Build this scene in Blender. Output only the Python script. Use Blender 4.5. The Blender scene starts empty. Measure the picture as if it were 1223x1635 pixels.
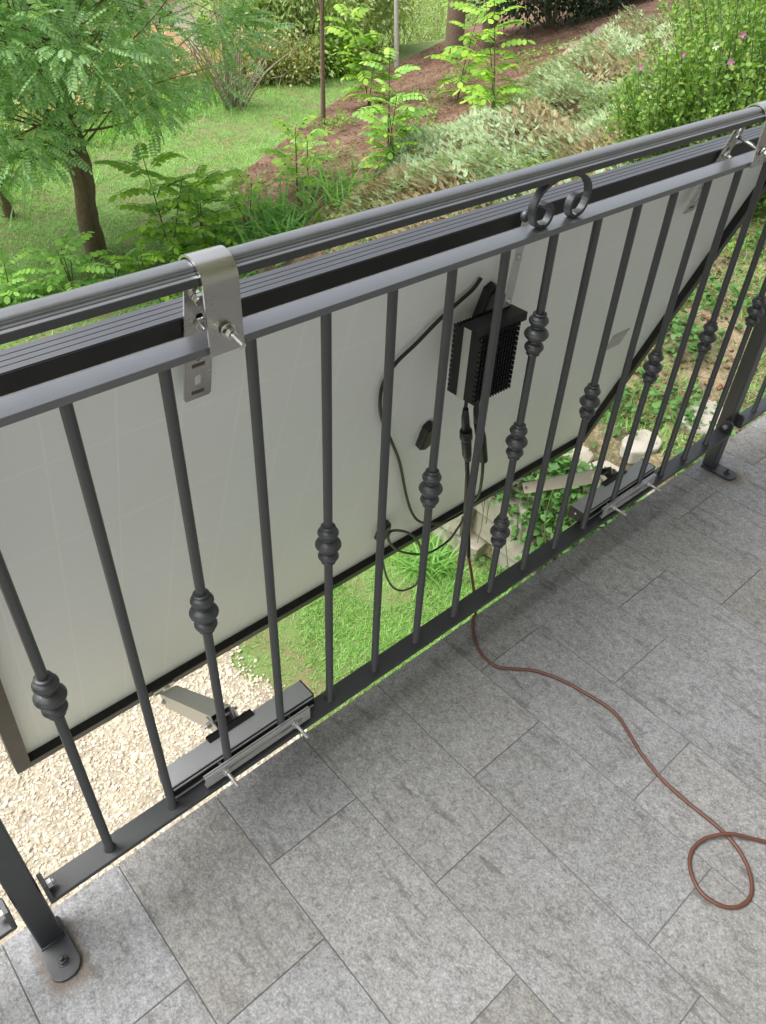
import bpy, bmesh, math, random
import numpy as np
from mathutils import Vector, Matrix
random.seed(7); rng = np.random.default_rng(11)
scene = bpy.context.scene; C = scene.collection
PI = math.pi

# ------------------------------------------------------------------ camera, sky, sun, exposure
cam_d = bpy.data.cameras.new('camera'); cam = bpy.data.objects.new('camera', cam_d); C.objects.link(cam)
cam.location = (0.0092076, -0.6927207, 1.2080287)
cam.rotation_euler = (0.86505289, -0.03858585, -0.72308530)
cam_d.sensor_fit = 'VERTICAL'; cam_d.sensor_height = 24.0; cam_d.lens = 24.0 * 1239.035 / 1635.0
cam_d.clip_start = 0.02; cam_d.clip_end = 2000
scene.camera = cam
SUN_EL, SUN_AZ = 62.0, -62.0          # azimuth measured from +Y towards +X
w = bpy.data.worlds.new('World'); scene.world = w; w.use_nodes = True
nt = w.node_tree; bg = nt.nodes['Background']
sky = nt.nodes.new('ShaderNodeTexSky'); sky.sky_type = 'NISHITA'; sky.sun_disc = False
sky.sun_elevation = math.radians(SUN_EL); sky.sun_rotation = math.radians(SUN_AZ)
sky.air_density = 1.0; sky.dust_density = 4.0; sky.ozone_density = 0.6; sky.altitude = 300
hs = nt.nodes.new('ShaderNodeHueSaturation'); hs.inputs['Saturation'].default_value = 0.28
nt.links.new(sky.outputs[0], hs.inputs['Color']); nt.links.new(hs.outputs[0], bg.inputs[0])
bg.inputs[1].default_value = 0.15
sd = bpy.data.lights.new('sun', 'SUN'); sun = bpy.data.objects.new('sun', sd); C.objects.link(sun)
sd.energy = 2.0; sd.angle = math.radians(48); sd.color = (1.0, 0.965, 0.915)
az, el = math.radians(SUN_AZ), math.radians(SUN_EL)
sv = Vector((math.sin(az)*math.cos(el), math.cos(az)*math.cos(el), math.sin(el)))
sun.rotation_euler = sv.to_track_quat('Z', 'Y').to_euler()
scene.view_settings.view_transform = 'Standard'; scene.view_settings.look = 'None'
scene.view_settings.gamma = 1; scene.view_settings.use_curve_mapping = False
scene.view_settings.exposure = 1.0
scene.render.engine = 'CYCLES'
scene.cycles.max_bounces = 7; scene.cycles.diffuse_bounces = 4

# ------------------------------------------------------------------ materials
MATS = {}
class NT:
    def __init__(s, name):
        s.m = bpy.data.materials.new(name); s.m.use_nodes = True; s.t = s.m.node_tree
        s.b = s.t.nodes['Principled BSDF']; s.out = s.t.nodes['Material Output']; MATS[name] = s.m
    def n(s, typ, **kw):
        nd = s.t.nodes.new('ShaderNode' + typ)
        for k, v in kw.items():
            if k in nd.inputs: nd.inputs[k].default_value = v
            else: setattr(nd, k, v)
        return nd
    def l(s, a, b): s.t.links.new(a, b)
    def ramp(s, fac, stops):
        r = s.n('ValToRGB'); e = r.color_ramp.elements
        while len(e) < len(stops): e.new(0.5)
        for i, (p, c) in enumerate(stops):
            e[i].position = p; e[i].color = (*c, 1) if len(c) == 3 else c
        s.l(fac, r.inputs[0]); return r.outputs[0]
    def noise(s, vec, scale, detail=4, rough=.55):
        nn = s.n('TexNoise'); nn.inputs['Scale'].default_value = scale; nn.inputs['Detail'].default_value = detail
        nn.inputs['Roughness'].default_value = rough
        if vec is not None: s.l(vec, nn.inputs['Vector'])
        return nn.outputs['Fac']
    def math(s, op, a, b=None, c=None):
        m = s.n('Math'); m.operation = op
        for i, v in enumerate((a, b, c)):
            if v is None: continue
            if isinstance(v, (int, float)): m.inputs[i].default_value = v
            else: s.l(v, m.inputs[i])
        return m.outputs[0]
    def mix(s, f, a, b, mode='MIX'):
        m = s.n('MixRGB'); m.blend_type = mode
        for i, v in enumerate((f, a, b)):
            if isinstance(v, (int, float)): m.inputs[i].default_value = v
            elif isinstance(v, tuple): m.inputs[i].default_value = (*v, 1)
            else: s.l(v, m.inputs[i])
        return m.outputs[0]
    def bump(s, h, strength, dist):
        b = s.n('Bump'); b.inputs['Strength'].default_value = strength; b.inputs['Distance'].default_value = dist
        s.l(h, b.inputs['Height']); s.l(b.outputs[0], s.b.inputs['Normal'])
    def obj(s): return s.n('TexCoord').outputs['Object']
    def world(s): return s.n('NewGeometry').outputs['Position']
    def map(s, vec, scale=(1,1,1), rot=(0,0,0)):
        m = s.n('Mapping'); m.inputs['Scale'].default_value = scale; m.inputs['Rotation'].default_value = rot
        s.l(vec, m.inputs[0]); return m.outputs[0]

def metal(name, col, rough, metallic, bump=.15, var=.12, bscale=300, spec=.5):
    s = NT(name); v = s.world(); n1 = s.noise(v, 14, 5); n2 = s.noise(v, bscale, 3)
    c = s.mix(n1, tuple(x*(1-var) for x in col), tuple(min(1, x*(1+var)) for x in col)); s.l(c, s.b.inputs['Base Color'])
    s.b.inputs['Metallic'].default_value = metallic; s.b.inputs['Specular IOR Level'].default_value = spec
    s.l(s.math('MULTIPLY_ADD', n1, .18, rough-.09), s.b.inputs['Roughness'])
    if bump: s.bump(n2, bump, .0006)
    return s.m
def railing_paint(name, c0, c1, met, rg, cw=.85):
    s = NT(name); v = s.world(); n1 = s.noise(v, 22, 5); n2 = s.noise(v, 420, 3); n3 = s.noise(v, 130, 4, .7)
    c = s.mix(n1, c0, c1)
    sp = s.ramp(n3, [(0.66, (0, 0, 0)), (0.74, (1, 1, 1))])
    c = s.mix(s.math('MULTIPLY', sp, .25), c, (.18, .175, .165)); s.l(c, s.b.inputs['Base Color'])
    s.b.inputs['Metallic'].default_value = met; s.b.inputs['Specular IOR Level'].default_value = .9; s.b.inputs['Coat IOR'].default_value = 1.75; s.b.inputs['Coat Weight'].default_value = cw; s.b.inputs['Coat Roughness'].default_value = .32
    s.l(s.math('MULTIPLY_ADD', n1,   .2, rg), s.b.inputs['Roughness']); s.bump(n2, .35, .0009); return s.m
railing_paint('anthracite_paint', (.018, .021, .026), (.030, .034, .040), .1, .38, .22)
railing_paint('skylit_paint', (.055, .060, .068), (.105, .112, .122), .1, .34)  # lighter copy of the railing paint, sky sheen put into the base colour
metal('stainless', (.60, .585, .56), .27, 1.0, .05, .05, 900)
metal('zinc_steel', (.60, .60, .60), .38, .8, .12, .12, 400)
metal('bare_aluminium', (.62, .62, .61), .42, .9, .05, .05, 700)
metal('grey_anodised', (.42, .43, .45), .42, .35, .04, .04, 700)
metal('frame_grey', (.135, .142, .155), .40, .55, .04, .04, 700)
metal('black_anodised', (.012, .012, .013), .38, .3, .03, .1, 500)
metal('frame_black', (.030, .030, .030), .42, .5, .05, .1, 500, .6)
metal('fin_black', (.010, .010, .011), .45, .2, .03, .1, 500)
metal('black_rubber', (.012, .012, .013), .45, 0, .05, .1, 500)
metal('black_plastic', (.013, .013, .014), .38, 0, .15, .1, 700)
metal('brown_sheath', (.13, .052, .035), .5, 0, .12, .1, 200)
metal('rusty_mark', (.09, .08, .07), .8, 0)
metal('solar_glass', (.006, .008, .014), .08, 0, 0)

def backsheet_mat():
    s = NT('white_backsheet'); v = s.obj()          # object x along the panel, y down the panel
    sep = s.n('SeparateXYZ'); s.l(v, sep.inputs[0])
    def lines(o, pitch, off, wd):
        a = s.math('PINGPONG', s.math('ADD', o, off), pitch/2)
        return s.math('SMOOTH_MIN', 1.0, s.math('DIVIDE', a, wd), .2)
    lx = lines(sep.outputs[0], .0935, -.0645+.0935*10, .0016); ly = lines(sep.outputs[1], .1875, -.004, .0018)
    g = s.math('MULTIPLY', lx, ly)
    # small bright node where four cells meet
    dx = s.math('PINGPONG', s.math('ADD', sep.outputs[0], -.0645+.0935*10), .0935/2); dy = s.math('PINGPONG', s.math('ADD', sep.outputs[1], -.004), .1875/2)
    dd = s.math('ADD', dx, dy); node = s.math('LESS_THAN', dd, .0055)
    n = s.noise(v, 9, 4); n2 = s.noise(v, 30, 4)
    base = s.mix(n, (.84, .87, .885), (.87, .895, .91))
    line = s.mix(s.math('MULTIPLY', n2, 1.0), (.94, .95, .95), (.97, .975, .97))
    c = s.mix(g, line, base); c = s.mix(s.math('MULTIPLY', node, .5), c, (.88, .88, .86))
    s.l(c, s.b.inputs['Base Color']); s.b.inputs['Roughness'].default_value = .42
    h = s.math('ADD', s.math('MULTIPLY', s.noise(v, 7, 3), 1.0), s.math('MULTIPLY', g, .06)); s.bump(h, .25, .006)
backsheet_mat()

def label_mat():
    s = NT('faded_print'); v = s.obj(); sep = s.n('SeparateXYZ'); s.l(v, sep.inputs[0])
    b = s.n('TexNoise'); b.noise_dimensions = '1D'; b.inputs['Scale'].default_value = 190; b.inputs['Detail'].default_value = 1
    s.l(sep.outputs[1], b.inputs['W']); k = s.math('GREATER_THAN', b.outputs['Fac'], .5)
    s.l(s.mix(k, (.36, .36, .35), (.60, .60, .575)), s.b.inputs['Base Color']); s.b.inputs['Roughness'].default_value = .6
label_mat()

def tile_mat():
    s = NT('stone_tile'); oi = s.n('ObjectInfo'); r = oi.outputs['Random']
    v = s.world(); off = s.n('CombineXYZ'); s.l(s.math('MULTIPLY', r, 37), off.inputs[0]); s.l(s.math('MULTIPLY', r, 91), off.inputs[1])
    va = s.n('VectorMath'); va.operation = 'ADD'; s.l(v, va.inputs[0]); s.l(off.outputs[0], va.inputs[1]); u = va.outputs[0]
    fine = s.noise(s.map(u, (1, .8, 1), (0, 0, .35)), 300, 5, .78)
    mid = s.noise(s.map(u, (1, .8, 1), (0, 0, .35)), 80, 8, .8)
    big = s.noise(u, 9, 5, .6)
    vein = s.noise(s.map(u, (1, .22, 1), (0, 0, .45)), 42, 7, .72)
    c = s.ramp(fine, [(.34, (.050, .049, .048)), (.43, (.160, .160, .160)), (.53, (.27, .271, .272)), (.64, (.46, .461, .462))])
    c = s.mix(.42, c, s.ramp(mid, [(.36, (.115, .113, .11)), (.49, (.26, .26, .26)), (.62, (.41, .41, .412))]))
    dk = s.ramp(vein, [(.36, (1, 1, 1)), (.44, (0, 0, 0))])
    c = s.mix(s.math('MULTIPLY', dk, .55), c, (.09, .086, .08))
    c = s.mix(.55, c, s.ramp(big, [(.3, (.42, .41, .39)), (.5, (.5, .5, .5)), (.7, (.56, .565, .58))]), 'OVERLAY')
    tone = s.ramp(r, [(0, (.44, .43, .41)), (.35, (.5, .5, .5)), (.7, (.50, .51, .53)), (1, (.56, .555, .54))])
    c = s.mix(.8, c, tone, 'OVERLAY')
    # brownish rust and dirt washed out round the two post plates
    geo = s.world(); sp = s.n('SeparateXYZ'); s.l(geo, sp.inputs[0])
    nn = s.noise(geo, 45, 4); tot = None
    for (px, py) in ((-.018, -.030), (2.012, -.030)):
        ax = s.math('DIVIDE', s.math('ABSOLUTE', s.math('SUBTRACT', sp.outputs[0], px)), .034)
        ay = s.math('DIVIDE', s.math('ABSOLUTE', s.math('SUBTRACT', sp.outputs[1], py)), .054)
        d = s.math('POWER', s.math('ADD', s.math('POWER', ax, 4.0), s.math('POWER', ay, 4.0)), .25)
        m = s.math('SUBTRACT', s.math('ADD', 2.55, s.math('MULTIPLY', nn, 1.1)), s.math('MULTIPLY', d, 2.6))
        mm = s.n('Clamp'); s.l(m, mm.inputs[0]); m = mm.outputs[0]
        tot = m if tot is None else s.math('MAXIMUM', tot, m)
    c = s.mix(s.math('MULTIPLY', tot, .62), c, (.15, .105, .068))
    s.l(c, s.b.inputs['Base Color']); s.b.inputs['Roughness'].default_value = .62; s.b.inputs['Specular IOR Level'].default_value = .35
    h = s.math('ADD', s.math('MULTIPLY', fine, .5), s.math('ADD', mid, s.math('MULTIPLY', vein, .6))); s.bump(h, .55, .0022)
tile_mat()
def flat(name, col, rough=.8, var=.2, scale=30, bump=.3, dist=.004):
    s = NT(name); v = s.world(); n = s.noise(v, scale, 5, .65)
    s.l(s.mix(n, tuple(x*(1-var) for x in col), tuple(min(1, x*(1+var)) for x in col)), s.b.inputs['Base Color'])
    s.b.inputs['Roughness'].default_value = rough
    if bump: s.bump(n, bump, dist)
    return s.m
flat('grout', (.15, .147, .14), .9, .3, 120)
flat('slab_edge', (.42, .40, .36), .9, .2, 40)
flat('plaster', (.62, .60, .55), .9, .06, 20)
flat('stone', (.36, .33, .27), .9, .35, 7, .8, .02)
flat('pale_stone', (.34, .32, .27), .9, .3, 12, .6, .01)
flat('wall_soil', (.07, .05, .035), .95, .3, 20)
flat('bark', (.19, .135, .095), .9, .45, 26, 1.0, .02)
flat('pale_bark', (.55, .53, .48), .8, .25, 20)
flat('grey_twig', (.30, .26, .20), .9, .2, 20)
flat('green_stem', (.10, .13, .045), .7, .25, 20)
flat('house_white', (.72, .68, .60), .9, .08, 1)
flat('house_orange', (.62, .34, .18), .9, .1, 1)
flat('house_grey', (.42, .43, .46), .9, .1, 1)
flat('roof_red', (.36, .17, .115), .9, .25, 4)
flat('window_dark', (.04, .045, .05), .3, .2, 3, 0)
flat('asphalt_pink', (.40, .29, .25), .9, .15, .6)
flat('car_white', (.75, .75, .75), .3, .03, 3, 0)
flat('car_red', (.45, .13, .05), .3, .03, 3, 0)

def island_mat(name, cols, rough=.55, trans=.3, spec=.35):
    """leaf-like material: one colour of the ramp for every separate piece of the mesh"""
    s = NT(name); ri = s.n('NewGeometry').outputs['Random Per Island']
    k = len(cols); c = s.ramp(ri, [(i/(k-1), cc) for i, cc in enumerate(cols)])
    big = s.noise(s.world(), 2.2, 3); c = s.mix(.35, c, s.ramp(big, [(.3, (.40, .42, .38)), (.7, (.60, .58, .52))]), 'OVERLAY')
    s.l(c, s.b.inputs['Base Color']); s.b.inputs['Roughness'].default_value = rough; s.b.inputs['Specular IOR Level'].default_value = spec
    if trans:
        t = s.n('BsdfTranslucent'); c2 = s.mix(1.0, c, (1.35, 1.5, .7), 'MULTIPLY'); s.l(c2, t.inputs[0]); m = s.n('MixShader'); m.inputs[0].default_value = trans
        s.l(s.b.outputs[0], m.inputs[1]); s.l(t.outputs[0], m.inputs[2]); s.l(m.outputs[0], s.out.inputs[0])
    return s.m
island_mat('acacia_leaf', [(0.209, 0.357, 0.156), (0.325, 0.513, 0.212), (0.285, 0.464, 0.273), (0.458, 0.655, 0.273)])
island_mat('sapling_leaf', [(0.179, 0.353, 0.053), (0.258, 0.476, 0.066), (0.402, 0.582, 0.074), (0.210, 0.398, 0.074)])
island_mat('sapling_leaf_dark', [(0.217, 0.416, 0.098), (0.298, 0.532, 0.131), (0.460, 0.694, 0.131)])
island_mat('olive_leaf', [(0.242, 0.330, 0.131), (0.330, 0.439, 0.165), (0.439, 0.527, 0.220), (0.220, 0.307, 0.121)])
island_mat('dry_bush_leaf', [(0.423, 0.401, 0.190), (0.570, 0.508, 0.254), (0.359, 0.401, 0.169), (0.634, 0.529, 0.318)])
island_mat('hibiscus_leaf', [(0.097, 0.207, 0.041), (0.152, 0.289, 0.062), (0.248, 0.385, 0.068), (0.123, 0.248, 0.055), (0.330, 0.413, 0.097)])
island_mat('hedge_leaf', [(0.023, 0.049, 0.021), (0.039, 0.072, 0.031), (0.033, 0.065, 0.026)])
island_mat('ivy_leaf', [(0.052, 0.133, 0.033), (0.081, 0.194, 0.047), (0.127, 0.267, 0.067), (0.059, 0.149, 0.045)])
island_mat('juniper_spray', [(0.291, 0.421, 0.284), (0.394, 0.553, 0.365), (0.497, 0.664, 0.427), (0.622, 0.597, 0.284), (0.249, 0.377, 0.265)], .7, .1)
island_mat('juniper_dry', [(0.367, 0.272, 0.148), (0.432, 0.371, 0.207), (0.302, 0.210, 0.119), (0.367, 0.384, 0.252)], .8, .1)
island_mat('grass_blade', [(0.150, 0.316, 0.076), (0.218, 0.417, 0.108), (0.286, 0.501, 0.129), (0.369, 0.501, 0.216)], .5, .35)
island_mat('strappy_blade', [(0.115, 0.273, 0.057), (0.187, 0.389, 0.086), (0.245, 0.475, 0.129)], .45, .35)
island_mat('dry_grass_blade', [(.34, .32, .16), (.22, .29, .10), (.40, .36, .20)], .7, .3)
island_mat('litter', [(.14, .065, .035), (.20, .10, .055), (.10, .05, .03), (.28, .18, .10)], .9, 0)
island_mat('pebble', [(0.415, 0.361, 0.279), (0.560, 0.505, 0.406), (0.487, 0.415, 0.325), (0.631, 0.596, 0.523), (0.361, 0.279, 0.208)], .85, 0)
island_mat('pink_petal', [(0.496, 0.128, 0.360), (0.560, 0.200, 0.440)], .5, .3)
island_mat('white_petal', [(.8, .8, .76), (.75, .74, .70)], .5, .3)

def ground_mat(name, stops, scale=3, fine=60, bump=.8):
    s = NT(name); v = s.world(); a = s.noise(v, scale, 6, .65); b = s.noise(v, fine, 5, .7)
    k = s.math('ADD', s.math('MULTIPLY', a, .6), s.math('MULTIPLY', b, .4)); s.l(s.ramp(k, stops), s.b.inputs['Base Color'])
    s.b.inputs['Roughness'].default_value = .95; s.bump(b, bump, .02); return s.m
ground_mat('lawn_soil', [(.40, (.24, .18, .11)), (.46, (.16, .20, .065)), (.54, (.16, .26, .075)), (.64, (.22, .33, .10))], 2.2, 60)
s_ = NT('mulch'); v = s_.world(); a_ = s_.noise(v, 3, 6, .65); b_ = s_.noise(v, 55, 5, .7); k_ = s_.math('ADD', s_.math('MULTIPLY', a_, .6), s_.math('MULTIPLY', b_, .4))
red = s_.ramp(k_, [(.35, (.07, .040, .026)), (.47, (.15, .085, .052)), (.58, (.23, .145, .095)), (.7, (.32, .23, .15))])
tan = s_.ramp(k_, [(.36, (.075, .075, .03)), (.46, (.15, .13, .07)), (.54, (.30, .23, .14)), (.64, (.40, .32, .21))])
sp_ = s_.n('SeparateXYZ'); s_.l(v, sp_.inputs[0]); f_ = s_.n('Clamp'); s_.l(s_.math('ADD', s_.math('MULTIPLY_ADD', s_.math('ADD', sp_.outputs[0], sp_.outputs[1]), -.35, 3.6), s_.math('MULTIPLY', a_, .8)), f_.inputs[0])
s_.l(s_.mix(f_.outputs[0], red, tan), s_.b.inputs['Base Color']); s_.b.inputs['Roughness'].default_value = .95; s_.bump(b_, .8, .02)
ground_mat('gravel_bed_soil', [(.35, (.30, .25, .18)), (.6, (.52, .46, .36))], 6, 90)
ground_mat('bare_dirt', [(.35, (.27, .20, .14)), (.6, (.42, .33, .25))], 6, 60)
M = MATS

# ------------------------------------------------------------------ object helpers
def finish(o, label=None, cat=None, group=None, kind=None):
    if label: o['label'] = label
    if cat: o['category'] = cat
    if group: o['group'] = group
    if kind: o['kind'] = kind
    return o
def thing(name, label, cat, loc=(0, 0, 0), group=None):
    o = bpy.data.objects.new(name, None); C.objects.link(o); o.location = loc; o.empty_display_size = .05
    return finish(o, label, cat, group)
class MB:
    def __init__(s): s.v = []; s.f = []; s.sm = []
    def add(s, vs, fs, smooth=False):
        n = len(s.v); s.v += [tuple(v) for v in vs]; s.f += [tuple(i+n for i in f) for f in fs]; s.sm += [smooth]*len(fs)
    def box(s, c, d, R=None):
        c = Vector(c); vs = []
        for z in (-.5, .5):
            for x, y in ((-.5, -.5), (.5, -.5), (.5, .5), (-.5, .5)):
                p = Vector((x*d[0], y*d[1], z*d[2])); vs.append(c + (R @ p if R else p))
        s.add(vs, [(3, 2, 1, 0), (4, 5, 6, 7), (0, 1, 5, 4), (1, 2, 6, 5), (2, 3, 7, 6), (3, 0, 4, 7)]); return s
    def prism(s, outline, z0, z1, fr=None, smooth=False):
        """outline (x,y) list extruded z0..z1, mapped by fr (function of a Vector)"""
        n = len(outline); fr = fr or (lambda p: p)
        vs = [fr(Vector((x, y, z0))) for x, y in outline] + [fr(Vector((x, y, z1))) for x, y in outline]
        s.add(vs, [tuple(range(n))[::-1], tuple(range(n, 2*n))]); s.add(vs, [(i, (i+1) % n, n+(i+1) % n, n+i) for i in range(n)], smooth); return s
    def tube(s, pts, rad, seg=10, caps=True, smooth=True):
        pts = [Vector(p) for p in pts]; n = len(pts)
        if not isinstance(rad, (list, tuple)): rad = [rad]*n
        t0 = (pts[1]-pts[0]).normalized(); up = Vector((0, 0, 1)) if abs(t0.z) < .9 else Vector((1, 0, 0))
        a = t0.cross(up).normalized(); vs = []
        for i, p in enumerate(pts):
            t = (pts[min(i+1, n-1)]-pts[max(i-1, 0)]).normalized()
            a = (a - t*a.dot(t)).normalized(); b = t.cross(a)
            for k in range(seg):
                th = 2*PI*k/seg; vs.append(p + (a*math.cos(th)+b*math.sin(th))*rad[i])
        fs = [(i*seg+k, i*seg+(k+1) % seg, (i+1)*seg+(k+1) % seg, (i+1)*seg+k) for i in range(n-1) for k in range(seg)]
        s.add(vs, fs, smooth)
        if caps: s.add(vs[:seg], [tuple(range(seg))[::-1]]); s.add(vs[-seg:], [tuple(range(seg))])
        return s
    def lathe(s, prof, c, axis='z', seg=20, smooth=True):
        c = Vector(c); vs = []; n = len(prof)
        for (r, h) in prof:
            for k in range(seg):
                th = 2*PI*k/seg; x, y = r*math.cos(th), r*math.sin(th)
                vs.append(c + (Vector((x, y, h)) if axis == 'z' else Vector((x, h, y)) if axis == 'y' else Vector((h, x, y))))
        s.add(vs, [(i*seg+k, i*seg+(k+1) % seg, (i+1)*seg+(k+1) % seg, (i+1)*seg+k) for i in range(n-1) for k in range(seg)], smooth)
        s.add(vs[:seg], [tuple(range(seg))[::-1]]); s.add(vs[-seg:], [tuple(range(seg))]); return s
    def hexnut(s, c, r, h, axis):
        c = Vector(c); axis = Vector(axis).normalized(); q = axis.to_track_quat('Z', 'Y').to_matrix()
        return s.prism([(r*math.cos(PI/3*k), r*math.sin(PI/3*k)) for k in range(6)], 0, h, lambda p: c + q @ p)
    def build(s, name, mat, parent=None, bevel=0, mw=None, seg=2, normals=True):
        me = bpy.data.meshes.new(name); me.from_pydata(s.v, [], s.f); me.polygons.foreach_set('use_smooth', s.sm)
        if normals:
            bm = bmesh.new(); bm.from_mesh(me); bmesh.ops.remove_doubles(bm, verts=bm.verts, dist=1e-6)
            bmesh.ops.recalc_face_normals(bm, faces=bm.faces); bm.to_mesh(me); bm.free()
        me.materials.append(M[mat]); o = bpy.data.objects.new(name, me); C.objects.link(o)
        if parent:
            o.parent = parent
            q = parent; off = Vector((0, 0, 0))
            while q is not None: off += q.location; q = q.parent
            o.location = -off
        if bevel:
            b = o.modifiers.new('bevel', 'BEVEL'); b.width = bevel; b.segments = seg; b.limit_method = 'ANGLE'; b.angle_limit = .6
        me.update(); return o
def big_mesh(name, V, F, mat, parent=None, smooth=False):
    """numpy verts (n,3) and equal-sized faces (m,k)"""
    me = bpy.data.meshes.new(name); k = F.shape[1]
    me.vertices.add(len(V)); me.vertices.foreach_set('co', np.ascontiguousarray(V, dtype=np.float32).ravel())
    me.loops.add(F.size); me.loops.foreach_set('vertex_index', np.ascontiguousarray(F, dtype=np.int32).ravel())
    me.polygons.add(len(F)); me.polygons.foreach_set('loop_start', np.arange(0, F.size, k, dtype=np.int32))
    me.polygons.foreach_set('use_smooth', np.full(len(F), smooth)); me.update(calc_edges=True); me.validate()
    for m in (mat if isinstance(mat, (list, tuple)) else [mat]): me.materials.append(M[m])
    o = bpy.data.objects.new(name, me); C.objects.link(o)
    if parent: o.parent = parent; o.location = -parent.location
    return o
def frames(d, roll, up=None):
    """rows of rotation matrices with x along d"""
    d = d/np.linalg.norm(d, axis=1, keepdims=True); ref = np.tile([0, 0, 1.0], (len(d), 1)) if up is None else up
    y = np.cross(ref, d); ln = np.linalg.norm(y, axis=1, keepdims=True); bad = ln[:, 0] < 1e-3; y[bad] = [0, 1, 0]; y /= np.maximum(np.linalg.norm(y, axis=1, keepdims=True), 1e-6)
    z = np.cross(d, y); c, s_ = np.cos(roll)[:, None], np.sin(roll)[:, None]; y2 = y*c+z*s_; z2 = z*c-y*s_
    return np.stack([d, y2, z2], 2)
def scatter(T, F, pos, R, sc):
    n = len(pos); V = np.einsum('nij,vj->nvi', R, T)*sc[:, None, None] + pos[:, None, :]
    return V.reshape(-1, 3), (F[None] + (np.arange(n)*len(T))[:, None, None]).reshape(-1, F.shape[1])
def join(parts):
    off = 0; Vs, Fs = [], []
    for V, F in parts: Vs.append(V); Fs.append(F+off); off += len(V)
    return np.concatenate(Vs), np.concatenate(Fs)
def pinnate(pairs=6, ll=.21, lw=.055, droop=.14):
    """compound leaf of unit length: hexagonal oval leaflets in pairs on an arched rachis"""
    V, F = [], []
    def leaflet(b, d, n, L, W):
        b, d, n = map(np.array, (b, d, n)); s_ = np.cross(n, d); s_ = s_/np.linalg.norm(s_); k = len(V)
        for u, v in ((0, 0), (.25, .8), (.7, 1), (1, 0), (.7, -1), (.25, -.8)): V.append(b+d*L*u+s_*W*v*.5 + n*(-.12*L*u*u))
        F.append(range(k, k+6))
    P = lambda t: np.array([t*(1-.12*t*t), 0, .18*t-droop*1.6*t*t])
    for i in range(pairs):
        t = .16+.78*i/(pairs-.4); p = P(t); e = P(t+.02)-p; e /= np.linalg.norm(e); sc = 1-.35*abs(2*t-1.0)**2
        for s_ in (-1, 1):
            d = e*.35+np.array([0, s_, -.22]); d /= np.linalg.norm(d); nn = np.array([-e[2]*.6, s_*.2, 1.]); nn = nn-d*nn.dot(d); nn /= np.linalg.norm(nn)
            leaflet(p, d, nn, ll*sc, lw*2*sc)
    e = P(1)-P(.95); e /= np.linalg.norm(e); leaflet(P(.96), e, np.array([-e[2], 0, e[0]]), ll, lw*2)
    k = len(V)
    for t, w_ in ((0, .008), (.5, .006), (1, .003)): V.append(P(t)+[0, w_, 0])
    for t, w_ in ((1, .003), (.5, .006), (0, .008)): V.append(P(t)-[0, w_, 0])
    F.append(range(k, k+6)); return np.array(V), np.array([list(f) for f in F])
LEAF = (np.array([(0, 0, 0), (.35, .26, .03), (1, 0, -.1), (.35, -.26, .03)], float), np.array([[0, 1, 2, 3]]))
OVAL = (np.array([(0, 0, 0), (.25, .30, .02), (.7, .30, 0), (1, 0, -.08), (.7, -.30, 0), (.25, -.30, .02)], float), np.array([[0, 1, 2, 3, 4, 5]]))
HEART = (np.array([(0, 0, 0), (-.08, .34, .03), (.40, .44, .02), (1, 0, -.1), (.40, -.44, .02), (-.08, -.34, .03)], float), np.array([[0, 1, 2, 3, 4, 5]]))
BLADE = (np.array([(0, -.5, 0), (0, .5, 0), (.5, .42, .5), (.5, -.42, .5), (1, 0, .62), (.98, 0, .62)], float), np.array([[0, 1, 2, 3], [3, 2, 4, 5]]))
def randdir(n, zmin=-1, zmax=1):
    z = rng.uniform(zmin, zmax, n); a = rng.uniform(0, 2*PI, n); r = np.sqrt(1-z*z); return np.stack([r*np.cos(a), r*np.sin(a), z], 1)

# ------------------------------------------------------------------ terrain
TOE = [(3.15, -6), (3.0, 1.3), (2.85, 2.0), (3.6, 4.5), (5.45, 8.37), (9.2, 10.9), (11.8, 12.5), (16, 14.6), (40, 27)]
def toe_dist(x, y):
    best = 1e9; sg = 1
    for (ax, ay), (bx, by) in zip(TOE, TOE[1:]):
        dx, dy = bx-ax, by-ay; t = max(0, min(1, ((x-ax)*dx+(y-ay)*dy)/(dx*dx+dy*dy)))
        px, py = ax+t*dx, ay+t*dy; d = math.hypot(x-px, y-py)
        if d < best: best = d; sg = 1 if (x-px)*dy-(y-py)*dx > 0 else -1
    return best*sg
def ss(a, b, t): t = max(0, min(1, (t-a)/(b-a))); return t*t*(3-2*t)
def backy(x):
    P = [(-20, 7), (2, 9.0), (5, 10.9), (8, 12.2), (11, 13), (60, 20)]
    for (a, b), (c, d) in zip(P, P[1:]):
        if x <= c: return b+(d-b)*(x-a)/(c-a)
    return 20
def bumpz(x, y): return .035*math.sin(1.7*x+.6*y)+.03*math.sin(.9*x-2.1*y+1)+.015*math.sin(4.1*x+2.9*y)
def lawn_z(x, y):
    z = -2.2+.5*bumpz(x, y)*ss(2, 5, y); e = y-backy(x)
    if e > 0: z -= min(10.0, .32*e*ss(0, 4, e))
    r = math.hypot(x, y)
    if r > 140: z += (r-140)*.16*ss(140, 220, r)
    return z
def hill_z(x, y):
    s = toe_dist(x, y)
    if s < 0: return None
    p = .24*((x-5.45)*.51-(y-8.37)*.86)
    if y < 6: p = min(p, 1.12+.13*max(0, x-3.4))
    h = max(p, 0)*ss(0, .12 if y < 2.5 else .9, s)+bumpz(x, y)*ss(0, 1, s)+.03+.03*max(0, s-4)**1.5
    return -2.2+h
def ground(x, y):
    h = hill_z(x, y); return lawn_z(x, y) if h is None else h
def gz(x, y): return ground(float(x), float(y))
def toe_y(y):   # x of the toe line at y
    for (ax, ay), (bx, by) in zip(TOE, TOE[1:]):
        if y <= by: return ax+(bx-ax)*(y-ay)/(by-ay)
    return 40

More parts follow.
